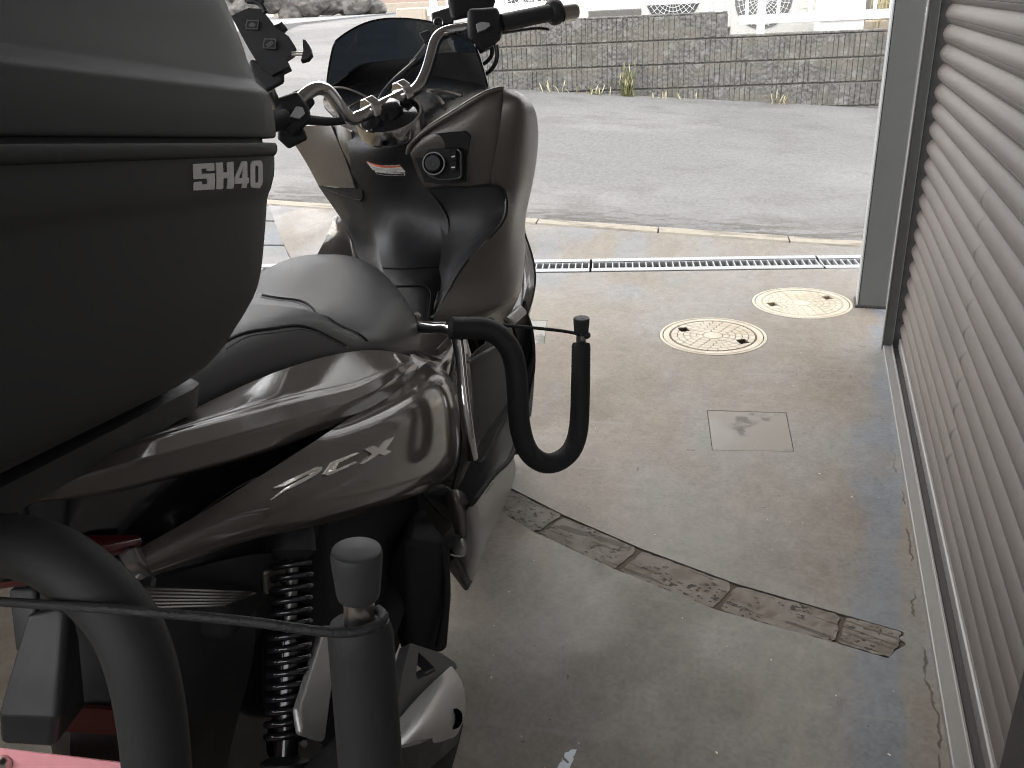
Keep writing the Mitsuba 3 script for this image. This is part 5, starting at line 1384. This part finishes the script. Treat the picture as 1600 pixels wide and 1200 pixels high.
tri = [np.array(p) for p in ((0.272, 0.0294, 0.5227), (0.265, 0.0746, 0.5147), (0.272, 0.0931, 0.4774))]
c_ = sum(hp) / 6
u_, s_, vt_ = np.linalg.svd(np.array(hp) - c_)
e1_, e2_ = vt_[0], vt_[1]
n_ = np.cross(e1_, e2_)
if n_ @ (CAM - c_) < 0:
    e2_ = -e2_
    n_ = np.cross(e1_, e2_)
to2 = lambda p: ((p - c_) @ e1_, (p - c_) @ e2_)
pol = Polygon([to2(p) for p in hp]).buffer(.004).difference(Polygon([to2(p) for p in tri]).buffer(-.001).buffer(.003))
m_ = trimesh.creation.extrude_polygon(pol, .012, engine='earcut')
v_ = np.array(m_.vertices)
m_.vertices = c_ + v_[:, :1] * e1_ + v_[:, 1:2] * e2_ + (v_[:, 2:] - .012) * n_
add(MF + '__front_guard', m_, 'rubber', False)
hc = np.array((0.318, 0.0112, 0.4959))
add(MF + '__heat_shield__bolt', lathe([(0, -.006), (.0055, -.006), (.007, .001), (.009, .001), (.0095, -.001)], hc, [.85, -.35, .3], 20), 'chrome_dull', 40)
add(MF + '__rear_band', panel([[(0.326, -0.1576, 0.636), (0.328, -0.1122, 0.5952), (0.3, 0.0959, 0.4121)], [(0.32, -0.1506, 0.5985), (0.32, -0.0989, 0.548), (0.29, 0.1001, 0.3684)]], 12, 5, .004), 'black_plastic', 40)
sp('muffler_stay', rounded_hull([(0.17, 0.0594, 0.5483), (0.175, 0.0734, 0.5373), (0.19, -0.053, 0.5297), (0.2, -0.0388, 0.5087), (0.185, -0.0426, 0.542)], .005, 1), 'silver_paint', 40)

# ================================================================== TOP CASE
TC = 'top_case'
thing(TC, 'matt black plastic top case with grey SH40 lettering mounted behind the seat', 'top case')
ta = math.radians(-8.5)
TO = np.array([.0, -.165, 1.072])
ty, tz = np.array([0, math.cos(ta), math.sin(ta)]), np.array([0, -math.sin(ta), math.cos(ta)])
def loop(a, b0, b1, r, z, n=96, sharp=.0):
    pg = sbox(-a + r, -b0 + r, a - r, b1 - r).buffer(r, 24)
    ring = pg.exterior
    out = []
    # start at the middle of the rear side so that all loops line up
    for k in range(n):
        th = 2 * math.pi * k / n - math.pi / 2
        d = 2.0
        ray_ = np.array([[0, 0], [math.cos(th) * d, math.sin(th) * d]])
        from shapely.geometry import LineString
        ip = LineString(ray_).intersection(ring)
        out.append((ip.x, ip.y))
    p = np.array(out)
    return TO + p[:, :1] * np.array([1.0, 0, 0]) + p[:, 1:] * ty + z * tz
def stack(ls, caps=(True, True)):
    g = np.array(ls)
    k, n, _ = g.shape
    v = g.reshape(-1, 3)
    i, j = np.meshgrid(np.arange(k - 1), np.arange(n), indexing='ij')
    q = np.stack([i * n + j, i * n + (j + 1) % n, (i + 1) * n + (j + 1) % n, (i + 1) * n + j], -1).reshape(-1, 4)
    f = np.vstack([q[:, [0, 1, 2]], q[:, [0, 2, 3]]])
    v = np.vstack([v, g[0].mean(0), g[-1].mean(0)])
    j = np.arange(n)
    f = np.vstack([f, np.stack([(j + 1) % n, j, j * 0 + k * n], 1), np.stack([(k - 1) * n + j, (k - 1) * n + (j + 1) % n, j * 0 + k * n + 1], 1)])
    return trimesh.Trimesh(v, f, process=False)
def interp_levels(tab, n):
    tab = np.array(tab)
    s = np.concatenate([[0], np.cumsum(np.linalg.norm(np.diff(tab[:, [0, 4]], axis=0), axis=1) + .004)])
    cs = CubicSpline(s, tab, bc_type='natural')
    from scipy.interpolate import PchipInterpolator
    cs = PchipInterpolator(s, tab)
    return cs(np.linspace(0, s[-1], n))
# (half width, rear, front, corner radius, height)
low = [(.100, .13, .080, .05, -.176), (.140, .17, .118, .06, -.175), (.165, .195, .150, .06, -.170), (.180, .206, .168, .06, -.160), (.190, .213, .187, .06, -.143), (.1955, .218, .203, .055, -.125), (.199, .221, .214, .05, -.110), (.203, .224, .225, .05, -.07), (.2050, .226, .229, .05, -.048), (.2058, .227, .2295, .05, -.043), (.2100, .229, .2295, .05, -.035), (.2115, .230, .2305, .047, -.026), (.212, .230, .231, .045, -.012)]
low = interp_levels(low, 44)
add(TC + '__lower_shell', stack([loop(a, b0, b1, r, z) for a, b0, b1, r, z in low]), 'case_plastic', 40)
rim_ = [(.212, .230, .231, .045, -.012), (.2155, .232, .2285, .045, -.0105), (.2165, .233, .229, .045, -.008), (.2165, .233, .229, .045, -.0045), (.2155, .232, .2285, .045, -.0025), (.207, .227, .224, .045, -.002), (.206, .226, .223, .045, .010)]
add(TC + '__seal_rim', stack([loop(*r) for r in rim_]), 'case_plastic', 30)
lid = [(.207, .226, .238, .046, .0008), (.2105, .229, .2415, .05, .0012), (.2115, .230, .243, .05, .004), (.2108, .229, .2445, .05, .017), (.2092, .228, .2455, .05, .029), (.2086, .2272, .2450, .05, .0330), (.2070, .226, .2450, .05, .0352), (.1990, .2205, .2462, .05, .0414), (.1968, .219, .2465, .05, .0435), (.1950, .218, .2475, .05, .0475), (.186, .210, .254, .05, .068), (.178, .203, .255, .05, .09), (.169, .195, .262, .055, .112), (.158, .18, .245, .06, .132), (.135, .16, .21, .07, .148), (.09, .12, .16, .07, .156)]
lid = interp_levels(lid, 90)
add(TC + '__lid', stack([loop(a, b0, b1, r, z) for a, b0, b1, r, z in lid]), 'case_plastic', 40)
# carrier plate under the case
pl_ = [(.135, .16, .165, .03, -.209), (.148, .175, .178, .03, -.204), (.150, .178, .180, .03, -.185), (.14, .165, .17, .03, -.176)]
add(TC + '__carrier_plate', stack([loop(*r) for r in pl_]), 'black_plastic', 40)
add(TC + '__carrier_plate__stay', at(cbox(.15, .22, .03, .006), TO + tz * -.222 + ty * -.02), 'black_matt')
# lettering on the right side
def letter_polys():
    S_ = union_all([sbox(0, .80, 1, 1), sbox(0, 0, 1, .20), sbox(0, .41, 1, .60), sbox(0, .41, .35, 1), sbox(.65, 0, 1, .60), sbox(.65, .70, 1, 1), sbox(0, 0, .35, .31)]).buffer(.03).buffer(-.07).buffer(.04)
    H_ = [(0, 0), (0, 1), (.36, 1), (.36, .62), (.64, .62), (.64, 1), (1, 1), (1, 0), (.64, 0), (.64, .40), (.36, .40), (.36, 0)]
    f_ = Polygon([(.52, 1), (.88, 1), (.88, .38), (1, .38), (1, .18), (.88, .18), (.88, 0), (.55, 0), (.55, .18), (0, .18), (0, .40)]).difference(Polygon([(.27, .38), (.55, .38), (.55, .74)]))
    o_ = sbox(.34, .26, .66, .74).buffer(.30, 12).intersection(sbox(0, 0, 1, 1)).difference(sbox(.44, .28, .56, .72).buffer(.09, 8))
    return [S_, Polygon(H_), f_, o_]
lsurf = np.array([loop(a, b0, b1, r, z, 720) for a, b0, b1, r, z in low])
lp = lsurf.reshape(-1, 3)
lt = cKDTree(lp)
ln = gnormals(lsurf).reshape(-1, 3)
CORN = [np.array((0.2085, -0.0896, 1.0454)), np.array((0.208, 0.0063, 1.0314)), np.array((0.2065, 0.0021, 1.0133)), np.array((0.207, -0.0925, 1.0301))]
def onlet(u, v):
    a = CORN[3] * (1 - u) + CORN[2] * u
    b = CORN[0] * (1 - u) + CORN[1] * u
    p = a * (1 - v) + b * v
    i = lt.query(p)[1]
    return p - ln[i] * ((p - lp[i]) @ ln[i])
spans = [(0, .265), (.295, .535), (.55, .765), (.79, 1.0)]
for pg, (a, b) in zip(letter_polys(), spans):
    ms = []
    tri_ = trimesh.creation.extrude_polygon(pg.segmentize(.12), .02, engine='earcut')
    v = np.array(tri_.vertices)
    q = np.array([onlet(a + (b - a) * x, y) for x, y in v[:, :2]])
    nrm = np.array([.96, .1, .1])
    nrm = nrm / np.linalg.norm(nrm)
    q = q + nrm * np.where(v[:, 2:] > .01, .0008, -.003)
    add(TC + '__lettering', trimesh.Trimesh(q, tri_.faces, process=False), 'print_grey', False)

# ================================================================== BOARD HOOKS
def hook(key, label, pad, r, cap_c, cap_top, stud_b, cord_pts, arm_r, tip_r):
    thing(key, label, 'surfboard rack hook')
    p = smoothpath(pad, 110)
    rr = np.linspace(arm_r, tip_r, 110)
    rr[-1] *= .90
    add(key + '__foam_pad', tube(p, rr, straight=True, sides=28), 'foam', 60)
    ax = np.asarray(cap_top) - np.asarray(stud_b)
    L = np.linalg.norm(ax); ax = ax / L
    R = cap_c
    add(key + '__stud', lathe([(0, -.02), (R * .62, -.02), (R * .62, L), (0, L)], stud_b, ax, 28), 'steel', 40)
    h = R * 2.15
    add(key + '__rubber_cap', lathe([(R * .70, L - h), (R * .82, L - h), (R * .86, L - h * .92), (R * .98, L - h * .3), (R, L - h * .12), (R * .95, L - h * .03), (R * .82, L), (0, L + .0006)], stud_b, ax, 36), 'rubber', 45)
    add(key + '__elastic_cord', tube(cord_pts, R * .20, 60, 10), 'cord', 60)
rear_pad = [(0.0837, -0.2525, 0.8551), (0.1327, -0.2637, 0.8704), (0.1775, -0.2752, 0.8818), (0.2079, -0.2848, 0.8841), (0.2339, -0.294, 0.8767), (0.2518, -0.3005, 0.8617), (0.2611, -0.3069, 0.8435), (0.2651, -0.3134, 0.8174), (0.2662, -0.3212, 0.7872), (0.2664, -0.3366, 0.7233), (0.2764, -0.3493, 0.6735), (0.299, -0.3557, 0.6417), (0.3274, -0.3534, 0.6342), (0.3551, -0.3429, 0.6452), (0.3728, -0.3277, 0.6833), (0.3745, -0.3139, 0.7331), (0.3719, -0.303, 0.7832), (0.3707, -0.2949, 0.8213), (0.3695, -0.2864, 0.8604)]
sb0 = np.array((0.3693, -0.2853, 0.8618)); st0 = np.array((0.3717, -0.2834, 0.9009))
cord0 = [(0.1207, -0.2974, 0.8628), (0.1921, -0.3068, 0.8719), (0.2506, -0.3164, 0.8815), (0.2764, -0.3158, 0.8813), (0.3008, -0.3139, 0.8796), (0.3388, -0.3096, 0.8747), (0.3641, -0.3049, 0.869), (0.3763, -0.2999, 0.8672), (0.3825, -0.2941, 0.8673), (0.3822, -0.2862, 0.8653), (0.3765, -0.2794, 0.8631)]
hook('surfboard_hook', 'rear black foam padded board hook nearest the camera beside the tail', rear_pad, .032, .0121, st0, sb0, cord0, .0168, .0158)
front_pad = [(0.1931, 0.5565, 0.6963), (0.2086, 0.5636, 0.6929), (0.2335, 0.5729, 0.69), (0.257, 0.5784, 0.6793), (0.2764, 0.5772, 0.6557), (0.285, 0.5701, 0.6237), (0.2881, 0.5595, 0.5864), (0.2893, 0.5549, 0.5511), (0.2932, 0.5539, 0.5223), (0.302, 0.5548, 0.4957), (0.3161, 0.5624, 0.4765), (0.3305, 0.5723, 0.4673), (0.3475, 0.5894, 0.4655), (0.3615, 0.6098, 0.4725), (0.3688, 0.6298, 0.4889), (0.3707, 0.6492, 0.5138), (0.3698, 0.6778, 0.5576), (0.3687, 0.6972, 0.5889), (0.3681, 0.7114, 0.6158)]
sb1 = np.array((0.3681, 0.7114, 0.6158)); st1 = np.array((0.3692, 0.7115, 0.66))
cord1 = [(0.1814, 0.5878, 0.6967), (0.2341, 0.6141, 0.682), (0.2952, 0.6609, 0.6597), (0.3514, 0.6967, 0.6399), (0.3671, 0.703, 0.6346), (0.3794, 0.7143, 0.6295), (0.3761, 0.7263, 0.6204)]
hook('surfboard_hook_001', 'front black foam padded board hook standing over the garage floor beside the floor board', front_pad, .032, .0133, st1, sb1, cord1, .0169, .0153)
add('surfboard_hook_001__cord_knot', trimesh.creation.icosphere(2, .006).apply_translation(np.array((0.3779, 0.7088, 0.6304))), 'rubber', True)

# ================================================================== PHONE HOLDER
PH = 'phone_holder'
thing(PH, 'black plastic phone holder clamped to the left handlebar beside the top case', 'phone holder')
body = [(-0.1372, 0.6851, 1.1286), (-0.1135, 0.6944, 1.1386), (-0.0941, 0.6975, 1.1369), (-0.0835, 0.694, 1.1244), (-0.0761, 0.6954, 1.1118), (-0.0575, 0.698, 1.097), (-0.0487, 0.6941, 1.0844), (-0.0511, 0.689, 1.0742), (-0.0676, 0.6814, 1.0646), (-0.0859, 0.6734, 1.055), (-0.1025, 0.6701, 1.0674), (-0.1147, 0.6721, 1.0898)]
add(PH + '__back', slab(body, .018), 'black_plastic', False)
add(PH + '__lower_jaw', slab([(-0.0977, 0.6613, 1.0705), (-0.0577, 0.6754, 1.0717), (-0.0508, 0.6709, 1.0585), (-0.0663, 0.6646, 1.0515), (-0.0763, 0.6605, 1.0468), (-0.0919, 0.6577, 1.0599)], .026), 'black_plastic', False)
add(PH + '__finger', slab([(-0.031, 0.6667, 1.0652), (-0.0278, 0.673, 1.0778), (-0.0292, 0.6797, 1.0932), (-0.0255, 0.6803, 1.093), (-0.0188, 0.6777, 1.0842), (-0.0157, 0.6736, 1.0738), (-0.021, 0.6696, 1.0673)], .012), 'black_plastic', False)
add(PH + '__rod', cat(tube([(-0.0495, 0.6814, 1.0763), (-0.0311, 0.6803, 1.0757)], .0014, 4, 8), tube([(-0.0494, 0.6799, 1.0729), (-0.031, 0.6788, 1.0723)], .0014, 4, 8)), 'steel', 40)
add(PH + '__knob', slab([(-0.0827, 0.706, 1.1135), (-0.0753, 0.7085, 1.1158), (-0.0716, 0.7103, 1.1182), (-0.0649, 0.7084, 1.111), (-0.0703, 0.7051, 1.106), (-0.075, 0.7046, 1.1071)], .012), 'black_plastic', False)
add(PH + '__upper_arm', tube([(-0.1176, 0.6987, 1.15), (-0.1027, 0.7002, 1.1467), (-0.0933, 0.6992, 1.1403), (-0.0883, 0.6962, 1.1315)], .004, 16, 10), 'black_plastic', 40)
add(PH + '__upper_jaw', rounded_hull([(-0.1161, 0.7036, 1.1602), (-0.0957, 0.7065, 1.1575), (-0.0944, 0.7017, 1.1463), (-0.1138, 0.6986, 1.1481)], .004, 1), 'black_plastic', 40)
add(PH + '__ball_joint', rounded_hull([(-0.1109, 0.6774, 1.0627), (-0.0882, 0.6784, 1.0547), (-0.0711, 0.6783, 1.047), (-0.0708, 0.6745, 1.0383), (-0.0911, 0.6661, 1.0288), (-0.1065, 0.6696, 1.0434)], .006, 1), 'black_plastic', 40)
add(PH + '__post', tube([(-0.0943, 0.6816, 1.0275), (-0.0975, 0.6968, 1.0131), (-0.1028, 0.7167, 0.9979)], .0085, 6, 16), 'chrome_dull', 40)
PADS = [[(-0.1145, 0.6798, 1.1165), (-0.1129, 0.6831, 1.1233), (-0.0958, 0.6858, 1.1216), (-0.0968, 0.6803, 1.1097), (-0.1148, 0.6772, 1.111)], [(-0.0888, 0.6732, 1.0905), (-0.0871, 0.6766, 1.0973), (-0.0701, 0.6793, 1.0956), (-0.0706, 0.6734, 1.0828), (-0.089, 0.6703, 1.0841)]]
INN = [[(-0.1128, 0.6795, 1.1164), (-0.1114, 0.6822, 1.1219), (-0.0972, 0.6845, 1.1206), (-0.098, 0.68, 1.1111), (-0.1129, 0.6776, 1.1122)], [(-0.0871, 0.673, 1.0905), (-0.0857, 0.6757, 1.0959), (-0.0715, 0.678, 1.0946), (-0.0719, 0.6732, 1.0842), (-0.0872, 0.6706, 1.0853)]]
for k, pd in enumerate(PADS):
    kk = add(PH + '__rubber_pad', slab(pd, .002), 'emblem_grey', False)
    add(kk + '__inset', slab(INN[k], .002), 'black_plastic', False)
MARKS = [[[(-0.1103, 0.6794, 1.1164), (-0.1049, 0.6821, 1.1199), (-0.0993, 0.6818, 1.1167), (-0.1019, 0.6798, 1.1134), (-0.1075, 0.6788, 1.1137)]], [[(-0.0845, 0.6721, 1.0887), (-0.0764, 0.6759, 1.0936), (-0.0741, 0.6759, 1.0924), (-0.0826, 0.6717, 1.0869)], [(-0.0822, 0.6715, 1.0862), (-0.0738, 0.6755, 1.0914), (-0.0731, 0.6749, 1.0898), (-0.0798, 0.6716, 1.0855)]]]
for mk in MARKS:
    add(PH + '__emblem', cat(*[slab(q, .0015) for q in mk]), 'emblem_grey', False)

# ================================================================== SMALL THINGS ON THE FLOOR
labels['litter'] = {'label': 'pale crumbs and grit scattered over the garage floor', 'category': 'litter', 'kind': 'stuff'}
lm_ = []
for k in range(90):
    x, y = rng.uniform(-.1, 1.15), .35 + 2.3 * rng.random() ** 1.8
    if x > .98 + (y - .55) * .139:
        continue
    m = trimesh.creation.icosphere(0, rng.uniform(.0005, .0012) if k % 6 else rng.uniform(.0015, .0026))
    m.vertices *= [1.5, 1, .5]
    lm_.append(at(m, [x, y, .0006], rng.uniform(0, 6)))
add('litter', cat(*lm_), 'leaf_litter')
thing('paint_mark', 'short pale blue paint dash on the floor at the bottom of the view', 'paint mark')
pm = np.array([(0.3513, 0.4023, 0), (0.3634, 0.447, 0), (0.3799, 0.4506, 0), (0.3736, 0.4054, 0)])[:, :2]
pieces = []
for k in range(26):
    u, v = rng.random(2)
    c = (pm[0] * (1 - u) + pm[3] * u) * (1 - v) + (pm[1] * (1 - u) + pm[2] * u) * v
    pieces.append(Polygon(c + rng.normal(0, .0045, (7, 2))).convex_hull)
add('paint_mark', extrude(union_all(pieces).intersection(Polygon(pm)), .0008, 0.0), 'mark_paint')
